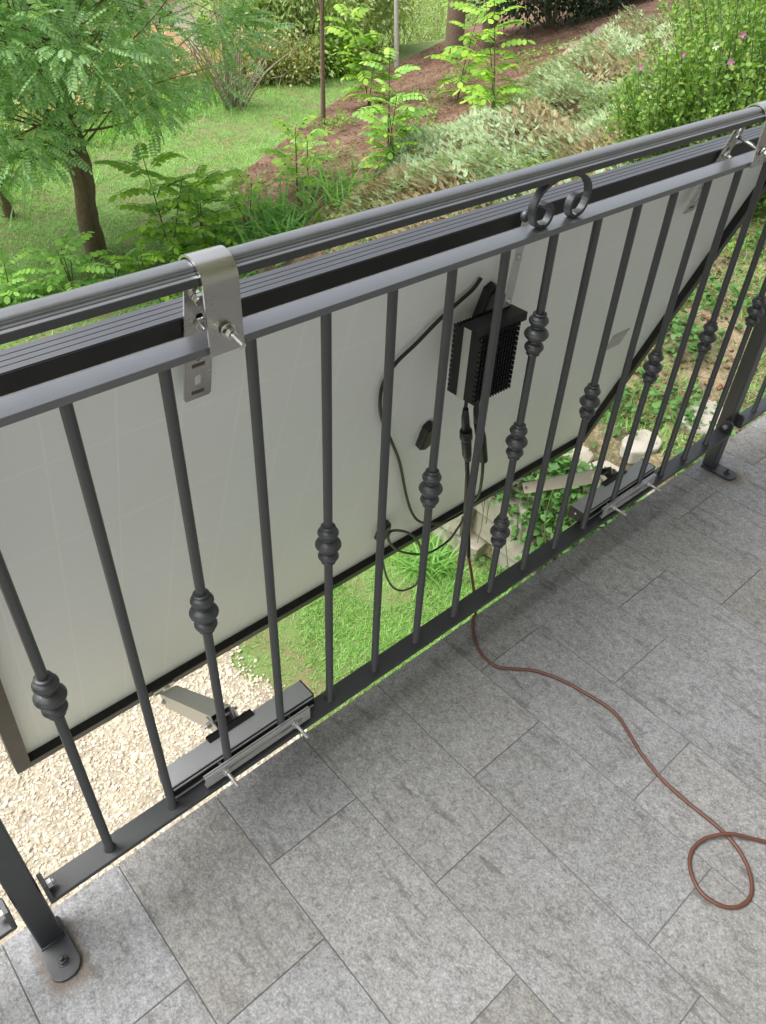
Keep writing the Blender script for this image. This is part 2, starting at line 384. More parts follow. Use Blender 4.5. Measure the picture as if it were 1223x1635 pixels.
# ------------------------------------------------------------------ the setting
def grid_mesh(name, xs, ys, zf, mat):
    V = [(x, y, zf(x, y)) for y in ys for x in xs]; nx = len(xs)
    F = [(j*nx+i, j*nx+i+1, (j+1)*nx+i+1, (j+1)*nx+i) for j in range(len(ys)-1) for i in range(nx-1)]
    return finish(big_mesh(name, np.array(V, float), np.array(F), mat, smooth=True), kind='structure')
def graded(a, b, fine_a, fine_b, step, grow=1.18):
    r = list(np.arange(fine_a, fine_b+1e-6, step)); d = step
    while r[-1] < b: d *= grow; r.append(r[-1]+d)
    d = step
    while r[0] > a: d *= grow; r.insert(0, r[0]-d)
    return r
grid_mesh('lawn_ground', graded(-300, 400, -3, 14, .3), graded(-60, 500, -1, 18, .3), lawn_z, 'lawn_soil')
# hillside to the right of its toe line
us = [0, .03, .06, .09, .12, .2, .35, .5, .7, .95]+list(np.arange(1.2, 8, .3))+graded(8, 60, 8, 9, .4)
ys = list(np.arange(-6, 16, .22))+list(np.arange(16, 40, 1.2))
V = []
for y in ys:
    x0 = toe_y(y)
    for u in us: V.append((x0+u, y, max(hill_z(x0+u+1e-3, y) or -2.2, -2.2)))
nx = len(us); F = [(j*nx+i, j*nx+i+1, (j+1)*nx+i+1, (j+1)*nx+i) for j in range(len(ys)-1) for i in range(nx-1)]
finish(big_mesh('hillside', np.array(V), np.array(F), 'mulch', smooth=True), kind='structure')
def gravel_edge(x, y): return 1.42+.10*(y-1.6)+.10*math.sin(3.1*y)+.05*math.sin(9*y+1)-x      # >0: inside the gravel bed
gx = np.arange(-3, 1.75, .08); gy = np.arange(-.2, 3.9, .08)
idx = {}; V = []; F = []
for j, y in enumerate(gy):
    for i, x in enumerate(gx): idx[i, j] = len(V); V.append((x, y, lawn_z(x, y)+(.006 if gravel_edge(x, y) > .02 else -.012)))
for j in range(len(gy)-1):
    for i in range(len(gx)-1): F.append((idx[i, j], idx[i+1, j], idx[i+1, j+1], idx[i, j+1]))
finish(big_mesh('gravel_bed', np.array(V), np.array(F), 'gravel_bed_soil', smooth=True), kind='structure')
# pebbles
n = 52000; x = rng.uniform(-1.1, 1.7, n); y = rng.uniform(.6, 3.2, n)
keep = np.array([gravel_edge(a, b) > rng.uniform(-.07, .12) for a, b in zip(x, y)]); x, y = x[keep], y[keep]; n = len(x)
ico = bmesh.new(); bmesh.ops.create_icosphere(ico, subdivisions=1, radius=1); IV = np.array([v.co[:] for v in ico.verts]); IF = np.array([[v.index for v in f.verts] for f in ico.faces]); ico.free()
IV = IV*[1, .78, .5]; z = np.array([lawn_z(a, b) for a, b in zip(x, y)])+rng.uniform(0, .010, n)
R = frames(randdir(n, -.35, .35), rng.uniform(-.7, .7, n)); V, F = scatter(IV, IF, np.stack([x, y, z], 1), R, rng.gamma(5, .00125, n)+.0025)
finish(big_mesh('loose_gravel', V, F, 'pebble'), kind='stuff')
# bare earth patch high on the slope
V = []; F = []; xs = np.arange(-1.1, 1.11, .11); k = len(xs)
for j, b in enumerate(xs):
    for i, a in enumerate(xs):
        r = math.hypot(a, b); X = 13.4+a*1.9+b*.3; Y = 8.7+b*.9+a*.9; V.append((X, Y, gz(X, Y)+(.02 if r < .85+.18*math.sin(5*math.atan2(b, a)) else -.06)))
F = [(j*k+i, j*k+i+1, (j+1)*k+i+1, (j+1)*k+i) for j in range(k-1) for i in range(k-1)]
finish(big_mesh('bare_earth', np.array(V), np.array(F), 'bare_dirt', smooth=True), kind='structure')

# balcony slab with stone tiles
b = MB(); b.box((1.8, -1.315, -.275), (10, 2.73, .2)); slab = finish(b.build('balcony_slab', 'slab_edge', bevel=.004), kind='structure')
b = MB(); b.box((1.8, -1.3145, -.16610), (9.99, 2.729, .0185)); b.build('grout_bed', 'grout', slab)
X0 = -.0807; TW, TL = .2, .4; gap = .00095; EDGE = .055
offs = {0: -.1850, 1: -.2770, 2: -.1200, 3: -.3320, 4: -.2340, 5: -.0660, 6: -.2770, 7: -.1500, 8: -.3050, 9: -.0600}
tile_meshes = {}
def tile(x0, x1, y0, y1):
    key = (round(x1-x0, 4), round(y1-y0, 4))
    if key not in tile_meshes:
        m_ = MB(); m_.box((0, 0, 0), (key[0]-2*gap, key[1]-2*gap, .0085)); o = m_.build('tile', 'stone_tile', slab, bevel=.0006, seg=1); tile_meshes[key] = o
    else: o = tile_meshes[key].copy(); C.objects.link(o)
    o.location = ((x0+x1)/2, (y0+y1)/2, -.155-.00425+random.uniform(-.0004, .0001)); o.rotation_euler = (random.uniform(-.0012, .0012), random.uniform(-.0015, .0015), random.uniform(-.0008, .0008))
for i in range(-6, 25):
    xa = X0+TW*i; o_ = offs.get(i, -.06-.37*random.random()); y = EDGE; nxt = o_
    while y > -1.75:
        tile(xa, xa+TW, max(nxt, -9), y); y = nxt; nxt -= TL
b = MB(); b.box((1.8, -2.78, .2), (10, .2, 5.2)); finish(b.build('house_wall', 'plaster'), kind='structure')
b = MB(); b.box((1.8, -.30, -1.40), (10, .2, 2.05)); finish(b.build('lower_house_wall', 'plaster'), kind='structure')
b = MB(); b.box((2.6, -1.45, 2.65), (6.8, 2.5, .2)); finish(b.build('roof_overhang', 'plaster'), kind='structure')

# ------------------------------------------------------------------ railing
S = .11; BR = .007
col_m = None
def collar_profile():
    def ring(zc, r, h): return [(BR+.0022+(r-BR-.0022)*math.sin(PI*t)**.75-(.0009 if i in (5, 10) else 0), zc-h/2+h*t) for i, t in [(i, i/15) for i in range(16)]]
    lip = lambda z: [(BR+.0012, z-.0013), (BR+.0046, z-.0008), (BR+.0046, z+.0008), (BR+.0012, z+.0013)]
    return [(BR-.001, -.0375)]+lip(-.0358)+ring(-.0240, .0165, .0185)+lip(-.0135)+ring(0, .0206, .0235)+lip(.0135)+ring(.0240, .0165, .0185)+lip(.0358)+[(BR-.001, .0375)]
def railing_section(x0, n, knots, label, scroll_at=None, x_end=None, tabs=(1, 1)):
    t = thing('railing_section', label, 'railing', (x0, 0, 0), 'railing sections between the posts')
    xe = x_end if x_end is not None else x0+S*(n+1)
    a, e = x0+.006, xe-.012
    b = MB(); b.box(((a+e)/2, 0, -.0045), (e-a, .040, .009)); b.build('bottom_rail', 'anthracite_paint', t, bevel=.0012)
    b = MB(); b.box(((a+e)/2, .0005, .7900), (e-a, .0365, .0092)); b.build('middle_rail', 'skylit_paint', t, bevel=.0012)
    proto = {}
    for k in range(1, n+1):
        x = x0+S*k
        if 'bar' not in proto:
            m_ = MB(); m_.lathe([(BR+.003, -.0005), (BR+.0022, .0015), (BR, .004), (BR, .779), (BR+.002, .782), (BR+.0025, .7845)], (0, 0, 0), seg=14); bar = m_.build('baluster', 'anthracite_paint', t); proto['bar'] = bar
        else: bar = proto['bar'].copy(); C.objects.link(bar); bar.parent = t
        bar.location = (x-x0, 0, 0)
        for zk in knots.get(k, []):
            if 'col' not in proto:
                m_ = MB(); m_.lathe(collar_profile(), (0, 0, 0), seg=22); c_ = m_.build('collar', 'anthracite_paint', bar); proto['col'] = c_
            else: c_ = proto['col'].copy(); C.objects.link(c_); c_.parent = bar
            c_.location = (0, 0, zk)
    for side, on in zip((0, 1), tabs):      # upright tabs welded to the rail ends and bolted to the posts
        if not on: continue
        x = a if side == 0 else e; sg = 1 if side == 0 else -1
        for zz in (0, .7935):
            out = [(-.019, 0), (.019, 0), (.019, .030), (.012, .037), (-.012, .037), (-.019, .030)]
            fr = lambda p, x=x, zz=zz, sg=sg: Vector((x+sg*(p.z), p.x, zz-.009+p.y+ .0))
            m_ = MB(); m_.prism([(q[0], q[1]*1.1) for q in out], -.001, .006, fr); tb = m_.build('mounting_tab', 'anthracite_paint', t, bevel=.0008)
            m_ = MB(); m_.hexnut((x+sg*.006, 0, zz+.014), .0075, .007, (sg, 0, 0)); m_.lathe([(.004, 0), (.004, .004), (.003, .005)], (x+sg*.013, 0, zz+.014), 'x', 10) if sg > 0 else m_.lathe([(.004, 0), (.004, -.004)], (x-.013, 0, zz+.014), 'x', 10)
            m_.build('bolt', 'anthracite_paint' if zz else 'zinc_steel', tb)
    if scroll_at:
        b = MB(); cx = scroll_at; w2, th = .006, .0055   # flat bar bent to an open ring with two inward curls
        pts = []
        def arc(cx_, cz_, r0, r1, a0, a1, n_=22): return [(cx_+(r0+(r1-r0)*i/n_)*math.cos(a0+(a1-a0)*i/n_), cz_+(r0+(r1-r0)*i/n_)*math.sin(a0+(a1-a0)*i/n_)) for i in range(n_+1)]
        zt, zb = .8652-.0028, .7946+.0028
        half = []        # right half from top centre to inner curl
        for i in range(19):
            u = i/18*PI/2; half.append((.0645*math.sin(u)**.92, zt-.036*(1-math.cos(u))))
        half += [(.0640, .819), (.0620, .813)]+arc(.0385, .8170, .0236, .0185, -.17, -PI/2)[1:-1]
        half += arc(.0375, .8150, .0187, .0125, -PI/2, -PI*1.66, 20)
        for sg in (1, -1):
            pp = [(cx+sg*x_, z_) for x_, z_ in half]; m_v = []; n_ = len(pp)
            for i, (x_, z_) in enumerate(pp):
                dx = pp[min(i+1, n_-1)][0]-pp[max(i-1, 0)][0]; dz = pp[min(i+1, n_-1)][1]-pp[max(i-1, 0)][1]; L = math.hypot(dx, dz); nx_, nz_ = -dz/L*th/2, dx/L*th/2
                m_v += [(x_+nx_, -w2, z_+nz_), (x_-nx_, -w2, z_-nz_), (x_-nx_, w2, z_-nz_), (x_+nx_, w2, z_+nz_)]
            fs = [(4*i+j, 4*i+(j+1) % 4, 4*i+4+(j+1) % 4, 4*i+4+j) for i in range(n_-1) for j in range(4)]+[(3, 2, 1, 0), tuple(4*(n_-1)+j for j in range(4))]
            b = MB(); b.add(m_v, fs); b.build('scroll', 'anthracite_paint', t, bevel=.0008)
    return t
KZ = .393
knots = {k: [KZ] for k in range(1, 18, 2)}; knots[9] = [.170, KZ, .610]
railing_section(0, 17, knots, 'anthracite iron railing section carrying the solar panel, with ring collars and a scroll', scroll_at=.99, x_end=1.986)
railing_section(2.024, 17, {k: [KZ] for k in range(1, 18, 2)}, 'anthracite railing section beyond the right post, leaving the frame', x_end=4.01)
railing_section(-2.024, 17, {k: [KZ] for k in range(1, 18, 2)}, 'anthracite railing section end behind the left post', x_end=-.034)
def post(x, label):
    t = thing('railing_post', label, 'post', (x, .018, -.155), 'railing posts')
    b = MB(); b.box((x, .018, .347), (.038, .036, .988)); b.build('shaft', 'anthracite_paint', t, bevel=.003)
    out = [(-.024, .034), (-.024, -.050), (-.021, -.057), (-.014, -.063), (-.005, -.066), (.006, -.066), (.015, -.062), (.021, -.055), (.024, -.047), (.024, .034)]
    b = MB(); b.prism(out, -.1545, -.1475, lambda p: Vector((x+p.x, p.y, p.z))); pl = b.build('base_plate', 'anthracite_paint', t, bevel=.0015)
    b = MB(); b.lathe([(.0095, 0), (.0095, .0012), (.0085, .0016)], (x, -.037, -.1475), seg=18); b.hexnut((x, -.037, -.146), .0072, .005, (0, 0, 1)); b.lathe([(.0036, 0), (.0036, .008), (.0028, .009)], (x, -.037, -.142), seg=10); b.build('anchor_bolt', 'anthracite_paint', pl, bevel=.0004, seg=1)
    b = MB(); n_ = 24   # weld bead round the foot
    ring = [(x-.019, -.001), (x, -.001), (x+.019, -.001), (x+.020, .01), (x+.020, .034), ]; b.tube([(p[0], p[1], -.1465) for p in ring], .0022, 6); b.build('weld_seam', 'anthracite_paint', pl)
post(-.018, 'dark iron post at the lower left corner with stained foot plate')
post(2.010, 'dark iron post at the right edge with foot plate on the tiles')
# handrail: one moulded rail running over everything
base_ = [(-.0190, .8652), (-.0190, .8742), (.0190, .8742), (.0190, .8652)]
cap_ = [(-.0195, .8738), (-.0195, .8748), (-.0165, .8760), (-.0160, .8752), (-.0152, .8752), (-.0148, .8768), (-.0132, .8782), (-.0128, .8774), (-.0122, .8776), (-.0118, .8800)]
rnd = [(-.0112*math.cos(a_), .8806+.0054*math.sin(a_)) for a_ in [PI/2*i/10 for i in range(11)]]
half_ = cap_+rnd; cap_prof = half_+[(-a_, z_) for a_, z_ in half_[::-1][1:]]
hr = thing('handrail', 'long moulded anthracite handrail along the top of the railing', 'handrail', (1.1, 0, .863))
b = MB(); b.prism(cap_prof, -2.1, 4.3, lambda p: Vector((p.z, p.x, p.y)), smooth=True); o = b.build('moulded_cap', 'skylit_paint', hr); em = o.modifiers.new('edges', 'EDGE_SPLIT'); em.split_angle = .35
b = MB(); b.prism(base_, -2.1, 4.3, lambda p: Vector((p.z, p.x, p.y))); b.build('flat_bar', 'anthracite_paint', hr)

# ------------------------------------------------------------------ solar panel, tilted outwards at the bottom
TH = math.radians(18.78); v_ = Vector((0, math.sin(TH), -math.cos(TH))); n_v = Vector((0, math.cos(TH), math.sin(TH)))
PO = Vector((0.06, .05, .8013)); PWID, PHGT, FD, FW = 1.890, 1.123, .0285, .029
pan = bpy.data.objects.new('solar_panel', None); C.objects.link(pan); pan.location = PO
finish(pan, 'large framed solar panel hung outside the railing, white back towards the balcony', 'solar panel')
pan.rotation_euler = Matrix((Vector((1, 0, 0)), v_, n_v)).transposed().to_euler()   # local x along, y down the panel, z outwards (glass)
def pbuild(mb, name, mat, parent=None, bevel=0):
    o = mb.build(name, mat, None, bevel=bevel); o.parent = parent or pan; return o
def frame_bar(p0, p1, inward, grooves):
    """mitred bar: outer face with grooves when asked"""
    p0, p1, inward = Vector(p0), Vector(p1), Vector(inward); d = (p1-p0).normalized()
    sec = [(0, 0)]
    if grooves:
        for g in (.0075, .0145, .0215): sec += [(0, g-.0006), (.0011, g), (0, g+.0006)]
    sec += [(0, FD), (FW*.4, FD), (FW*.4, FD-.004), (.0035, FD-.004), (.0035, .0035), (FW, .0035), (FW, 0)] if False else [(0, FD), (FW, FD), (FW, 0)]
    n_ = len(sec); vs = [p0+inward*u+Vector((0, 0, z))+d*u for u, z in sec]+[p1+inward*u+Vector((0, 0, z))-d*u for u, z in sec]
    m_ = MB(); m_.add(vs, [tuple(range(n_))[::-1], tuple(range(n_, 2*n_))]+[(i, (i+1) % n_, n_+(i+1) % n_, n_+i) for i in range(n_)]); return m_
for (a, e, inn, g) in (((0, 0, 0), (PWID, 0, 0), (0, 1, 0), True), ((PWID, 0, 0), (PWID, PHGT, 0), (-1, 0, 0), False), ((PWID, PHGT, 0), (0, PHGT, 0), (0, -1, 0), False), ((0, PHGT, 0), (0, 0, 0), (1, 0, 0), False)):
    o = pbuild(frame_bar(a, e, inn, g), 'frame_rail', 'frame_grey' if g else 'frame_black', bevel=.0004 if not g else 0)
# the top bar's flange gets a black sheet: its shade put into the colour
m_ = MB(); m_.box((PWID/2, FW/2+.001, -.0008), (PWID-.002, FW, .0016)); pbuild(m_, 'shaded_rear_flange', 'black_anodised')
for (c, d) in (((PWID/2, PHGT-FW-.0006, FD/2+.0005), (PWID-2*FW, .0012, FD-.002)), ((PWID-FW-.0006, PHGT/2, FD/2+.0005), (.0012, PHGT-2*FW, FD-.002)), ((FW+.0006, PHGT/2, FD/2+.0005), (.0012, PHGT-2*FW, FD-.002))):
    m_ = MB(); m_.box(c, d); pbuild(m_, 'inner_lip', 'black_anodised')
m_ = MB(); m_.box((PWID/2, PHGT/2, FD-.0085), (PWID-.03, PHGT-.03, .003)); pbuild(m_, 'backsheet', 'white_backsheet')
m_ = MB(); m_.box((PWID/2, PHGT/2, FD-.0052), (PWID-.024, PHGT-.024, .0028)); pbuild(m_, 'front_glass', 'solar_glass')
def jbox(x, y, rot):
    R = Matrix.Rotation(rot, 3, 'Z'); out = [(-.014, -.034), (0, -.043), (.014, -.034), (.014, .034), (.0, .043), (-.014, .034)]
    m_ = MB(); m_.prism(out, FD-.010-.018, FD-.0098, lambda p: R @ p+Vector((x, y, 0))); o = pbuild(m_, 'junction_box', 'black_plastic', bevel=.0025)
    m_ = MB(); m_.prism([(u*.82, v*.86) for u, v in out], FD-.0312, FD-.0275, lambda p: R @ p+Vector((x, y, 0))); l_ = pbuild(m_, 'box_lid', 'black_plastic', o, bevel=.001)
jbox(1.000-.06, .200, -.06); jbox(1.004-.06, .567, -.06); jbox(1.008-.06, .948, -.06)
m_ = MB(); m_.box((1.645, .575, FD-.0102), (.075, .06, .0006), Matrix.Rotation(.02, 3, 'Z')); pbuild(m_, 'faded_data_label', 'faded_print')

# ------------------------------------------------------------------ stainless hooks over the handrail
def slot(cx, cy, w, h, n=8): 
    r = w/2; return [(cx+r*math.cos(PI*i/n), cy+h/2-r+r*math.sin(PI*i/n)) for i in range(n+1)]+[(cx+r*math.cos(PI+PI*i/n), cy-h/2+r+r*math.sin(PI+PI*i/n)) for i in range(n+1)]
def plate_with_slots(outline, holes, th, fr):
    """flat plate (x,y) with real openings: triangle_fill of the outline and hole loops"""
    bm = bmesh.new(); es = []
    for lp in [outline]+holes:
        vs = [bm.verts.new((x, y, 0)) for x, y in lp]; es += [bm.edges.new((vs[i], vs[(i+1) % len(vs)])) for i in range(len(vs))]
    bmesh.ops.triangle_fill(bm, use_beauty=True, use_dissolve=False, edges=es)
    ext = bmesh.ops.extrude_face_region(bm, geom=bm.faces[:]); 
    for g in ext['geom']:
        if isinstance(g, bmesh.types.BMVert): g.co.z += th
    m_ = MB(); bm.verts.index_update(); m_.add([fr(v.co) for v in bm.verts], [tuple(v.index for v in f.verts) for f in bm.faces]); bm.free(); return m_
def hook(x, label, xo=0):
    t = thing('mounting_hook', label, 'bracket', (x, 0, .8), 'steel hooks hung over the handrail')
    w2, th = .0215, .0028
    path = [(-.0225, .786)]+[(-.0225, .80+i*.0108) for i in range(7)]+[(-.0235*math.cos(a_)+.001, .8655+.0235*math.sin(a_)) for a_ in [PI*i/20 for i in range(1, 20)]]+[(.0245, .864), (.0250, .856)]
    vs = []; n_ = len(path)
    for i, (y, z) in enumerate(path):
        dy = path[min(i+1, n_-1)][0]-path[max(i-1, 0)][0]; dz = path[min(i+1, n_-1)][1]-path[max(i-1, 0)][1]; L = math.hypot(dy, dz); ny, nz = -dz/L*th/2, dy/L*th/2
        vs += [(x-w2, y+ny, z+nz), (x-w2, y-ny, z-nz), (x+w2, y-ny, z-nz), (x+w2, y+ny, z+nz)]
    m_ = MB(); m_.add(vs, [(4*i+j, 4*i+(j+1) % 4, 4*i+4+(j+1) % 4, 4*i+4+j) for i in range(n_-1) for j in range(4)]+[(3, 2, 1, 0), tuple(4*(n_-1)+j for j in range(4))], True)
    st = m_.build('strap', 'stainless', t); em = st.modifiers.new('edges', 'EDGE_SPLIT'); em.split_angle = .7
    # slot plate behind the middle rail, lying on the back of the panel frame
    px = x+.004; base = Vector((px, .0335, .8505))
    fr = lambda p: base+Vector((p.x+p.y*.055, 0, 0))+v_*p.y-n_v*(p.z) - n_v*.004
    out = [(-.0195, 0), (.0195, 0), (.0195, .190), (.0165, .194), (-.0165, .194), (-.0195, .190)]
    holes = [slot(0, y_, .0095, .021)[::-1] for y_ in (.019, .058, .115, .160)]
    plate_with_slots(out, holes, .0025, fr).build('slotted_plate', 'stainless', t)
    for y_ in (.132, .181):
        m_ = MB(); m_.box((px, 0, 0), (.0, .0, .0)) if False else m_.prism([(-.009, y_-.003), (.009, y_-.003), (.009, y_+.003), (-.009, y_+.003)], .0025, .0028, fr); m_.build('embossed_mark', 'rusty_mark', t)
    # threaded rod clamping strap and plate together
    a_ = Vector((x+.002, .040, .828)); e = Vector((x, -.056, .8065)); dr = (e-a_).normalized()
    m_ = MB(); m_.tube([a_, e], .0033, 12); rod = m_.build('threaded_rod', 'stainless', t)
    m_ = MB(); 
    for i in range(11): q = e-dr*(.001+i*.0016); m_.tube([q, q+dr*.0008], .0037, 12)
    m_.build('thread', 'stainless', rod)
    for q in (a_+dr*.001, a_+dr*.0072, e-dr*.0255, ): m_ = MB(); m_.hexnut(q, .0072, .0058, dr); m_.build('hex_nut', 'stainless', rod, bevel=.0005, seg=1)
    m_ = MB(); q = e-dr*.0305; qq = dr.to_track_quat('Z', 'Y').to_matrix(); m_.prism([(.0085*math.cos(i*PI/9), .0085*math.sin(i*PI/9)) for i in range(18)], 0, .0025, lambda p: q+qq @ p); m_.build('washer', 'stainless', rod)
    # bolt that fixes the plate to the panel frame
    c_ = fr(Vector((0, .061, .0028))); m_ = MB(); m_.hexnut(c_, .0082, .006, -n_v); m_.build('frame_bolt', 'stainless', t, bevel=.0005, seg=1)
    m_ = MB(); qq = (-n_v).to_track_quat('Z', 'Y').to_matrix(); m_.prism([(.0038*math.cos(i*PI/6), .0038*math.sin(i*PI/6)) for i in range(12)], .006, .014, lambda p: c_+qq @ p); m_.build('bolt_end', 'stainless', t)
hook(.396, 'broad stainless steel hook over the handrail at the left, slotted plate behind')
hook(1.553, 'stainless steel hook at the upper right end of the handrail')

# ------------------------------------------------------------------ lower clamps with extrusion, slotted strip and strut arm
def clamp(x0, x1, xs0, xs1, bolts, A, B, label):
    t = thing('lower_clamp', label, 'bracket', ((x0+x1)/2, .03, 0), 'clamps on the bottom rail that push the panel outwards')
    m_ = MB(); m_.box(((x0+x1)/2, .0295, .0160), (x1-x0, .041, .031)); ex = m_.build('extrusion', 'grey_anodised', t, bevel=.0012)
    m_ = MB(); m_.box(((x0+x1)/2, .0078, .0155), (x1-x0-.002, .0025, .029)); m_.build('shaded_channel_face', 'black_anodised', ex)  # black sheet standing in for the shadow on the extrusion's front
    m_ = MB(); m_.box(((x0+x1)/2, .0060, .0042), (x1-x0-.004, .0035, .004)); m_.box(((x0+x1)/2, .0060, .0268), (x1-x0-.004, .0025, .004)); m_.build('channel_lip', 'grey_anodised', ex, bevel=.0006, seg=1)
    for xx, sg in ((x0, -1), (x1, 1)):
        m_ = MB(); m_.box((xx+sg*.001, .0295, .0160), (.0024, .0415, .0315)); cap = m_.build('end_cap', 'black_plastic', ex, bevel=.0006)
        m_ = MB(); m_.lathe([(.0028, 0), (.0028, sg*.0015)], (xx+sg*.0022, .0295, .020), 'x', 10); m_.build('cap_screw', 'zinc_steel', ex)
    cx = (xs0+xs1)/2; L = (xs1-xs0)
    out = [(-L/2, -.0145), (L/2, -.0145), (L/2, .0145), (-L/2, .0145)]
    fr = lambda p: Vector((cx+p.x, -.0115-p.z, .0205+p.y))
    plate_with_slots(out, [[(v, u) for u, v in slot(0, 0, .0085, L*.84)]], .003, fr).build('slotted_strip', 'zinc_steel', t, bevel=.0004)
    m_ = MB(); m_.box((cx, -.0085, .0205+.0118), (L, .003, .0045)); m_.box((cx, -.0085, .0205-.0118), (L, .003, .0045)); m_.build('strip_fold', 'zinc_steel', t)
    for bx in bolts:
        m_ = MB(); m_.tube([(bx, .010, .0205), (bx, -.052, .0205)], .0030, 12); bo = m_.build('bolt', 'zinc_steel', t)
        m_ = MB(); 
        for i in range(18): m_.tube([(bx, -.023-i*.0016, .0205), (bx, -.0238-i*.0016, .0205)], .0033, 10)
        m_.build('thread', 'zinc_steel', bo)
        m_ = MB(); m_.hexnut((bx, -.0162, .0205), .0066, .0055, (0, -1, 0)); m_.build('hex_nut', 'zinc_steel', bo, bevel=.0005, seg=1)
        m_ = MB(); m_.lathe([(.0078, 0), (.0078, -.0016)], (bx, -.0146, .0205), 'y', 18); m_.build('washer', 'zinc_steel', bo)
    # U bracket on the far side of the extrusion
    A, B = Vector(A), Vector(B); d = (B-A).normalized()
    bp = Vector((A.x, .0515, .026)); m_ = MB(); m_.box((A.x, .0525, .022), (.092, .0035, .026)); m_.box((A.x, .047, .0335), (.092, .014, .003)); br = m_.build('bracket_base', 'black_anodised', t, bevel=.0006)
    for sx in (-.0215, .0215):
        m_ = MB(); m_.prism([(.0535, .006), (.0535, .036), (.062, .040), (.092, .030), (.098, .018), (.090, .006)], -.0015, .0015, lambda p, sx=sx: Vector((A.x+sx+p.z, p.x, p.y))); m_.build('bracket_cheek', 'bare_aluminium', t, bevel=.0004, seg=1)
    m_ = MB(); m_.tube([(A.x-.034, .080, .021), (A.x+.034, .080, .021)], .003, 10); m_.hexnut((A.x-.0235, .080, .021), .0065, .005, (-1, 0, 0)); m_.hexnut((A.x+.0235, .080, .021), .0065, .005, (1, 0, 0)); m_.build('pivot_bolt', 'zinc_steel', t)
    for sx in (-.036, .036): m_ = MB(); m_.hexnut((A.x+sx, .0545, .024), .006, .005, (0, 1, 0)); m_.build('bracket_bolt', 'zinc_steel', t)
    # hollow rectangular strut
    side = Vector((0, 0, 1)).cross(d).normalized(); up = d.cross(side); S0 = Vector((A.x, .082, .020)); 
    w2, h2, tk = .0200, .0165, .0018
    def ringp(c, k): return [c+side*sx*(w2-k)+up*sz*(h2-k) for sx, sz in ((-1, -1), (1, -1), (1, 1), (-1, 1))]
    vs = ringp(S0-d*.02, 0)+ringp(B, 0)+ringp(S0-d*.02, tk)+ringp(B, tk); fs = []
    for i in range(4):
        j = (i+1) % 4; fs += [(i, j, 4+j, 4+i), (8+i, 12+i, 12+j, 8+j), (i, 8+i, 8+j, j), (4+i, 4+j, 12+j, 12+i)]
    m_ = MB(); m_.add(vs, fs); m_.build('strut', 'bare_aluminium', t, bevel=.0004, seg=1)
    m_ = MB(); m_.tube([B-d*.018-side*.027, B-d*.018+side*.027], .0028, 10); m_.hexnut(B-d*.018-side*.0195, .006, .005, -side); m_.hexnut(B-d*.018+side*.0195, .006, .005, side); m_.build('strut_bolt', 'zinc_steel', t)
    # little angle on the lower frame bar of the panel
    c_ = PO+Vector((B.x-PO.x, 0, 0))+v_*(PHGT-.010)-n_v*.002
    R = Matrix((Vector((1, 0, 0)), v_, n_v)).transposed()
    m_ = MB(); m_.box(c_+Vector((.008, 0, 0)), (.052, .024, .003), R); m_.box(c_+v_*.018+n_v*.004+Vector((-.004, 0, 0)), (.020, .030, .003), R @ Matrix.Rotation(.5, 3, 'X')); m_.build('frame_angle', 'bare_aluminium', t, bevel=.0005, seg=1)
    m_ = MB(); m_.hexnut(c_-n_v*.0015+Vector((.016, 0, 0)), .0065, .005, -n_v); m_.build('angle_bolt', 'zinc_steel', t, bevel=.0004, seg=1)
clamp(.228, .518, .278, .494, (.316, .460), (.366, .06, .03), (.384, .350, -.215), 'lower clamp at the left between the second and fifth bars, grey extrusion over the gravel')
clamp(1.325, 1.622, 1.372, 1.592, (1.413, 1.560), (1.498, .06, .03), (1.590, .350, -.232), 'lower clamp near the right post, grey extrusion over the ivy wall')

# ------------------------------------------------------------------ inverter and its cables
iv = thing('inverter', 'black finned inverter hanging behind the bars near the middle of the panel', 'inverter', (.95, .07, .62))
x0, x1, z0, z1 = .902, .998, .485, .622
m_ = MB(); m_.box(((x0+x1)/2, .0740, (z0+z1)/2-.004), (x1-x0-.002, .019, z1-z0)); core = m_.build('body', 'bare_aluminium', iv, bevel=.0008)
for (ya, yb, nm) in ((.0405, .0650, 'front'), (.0830, .1050, 'rear')):
    m_ = MB(); yb_ = yb if nm == 'front' else ya
    m_.box(((x0+x1)/2, (yb_-.002 if nm == 'front' else yb_+.002), (z0+z1)/2-.004), (x1-x0, .004, z1-z0-.006)); hsk = m_.build('heat_sink_base', 'fin_black', iv)
    nf = 14
    for k in range(nf):
        x = x0+.0012+(x1-x0-.0024)*k/(nf-1)
        f = MB(); nz = 14
        # each fin is notched into teeth
        zz0, zz1 = z0-.001, z1-.007; pitch = (zz1-zz0)/nz
        o_, i_ = (ya, yb-.004) if nm == 'front' else (yb, ya+.004)
        prof_ = []
        for q in range(nz): za = zz0+q*pitch; prof_ += [(o_, za), (o_, za+pitch*.78), (o_+(i_-o_)*.28, za+pitch*.78), (o_+(i_-o_)*.28, za+pitch)]
        vs = [(x-.0011, y, z) for y, z in prof_]+[(x+.0011, y, z) for y, z in prof_]; n_ = len(prof_)
        # strip build: quads between profile and base line
        bs = [(x-.0011, i_, z) for y, z in prof_]+[(x+.0011, i_, z) for y, z in prof_]
        allv = vs+bs; fs = []
        for q in range(n_-1): fs += [(q, q+1, 2*n_+q+1, 2*n_+q), (n_+q, 3*n_+q, 3*n_+q+1, n_+q+1), (q, n_+q, n_+q+1, q+1)]
        f.add(allv, fs); f.build('fin', 'fin_black', hsk, normals=False)
m_ = MB(); m_.box((.954, .062, .6235), (.124, .036, .0025)); m_.box((.954, .0445, .6170), (.124, .0022, .015)); hp = m_.build('hanger_plate', 'black_anodised', iv, bevel=.0006)
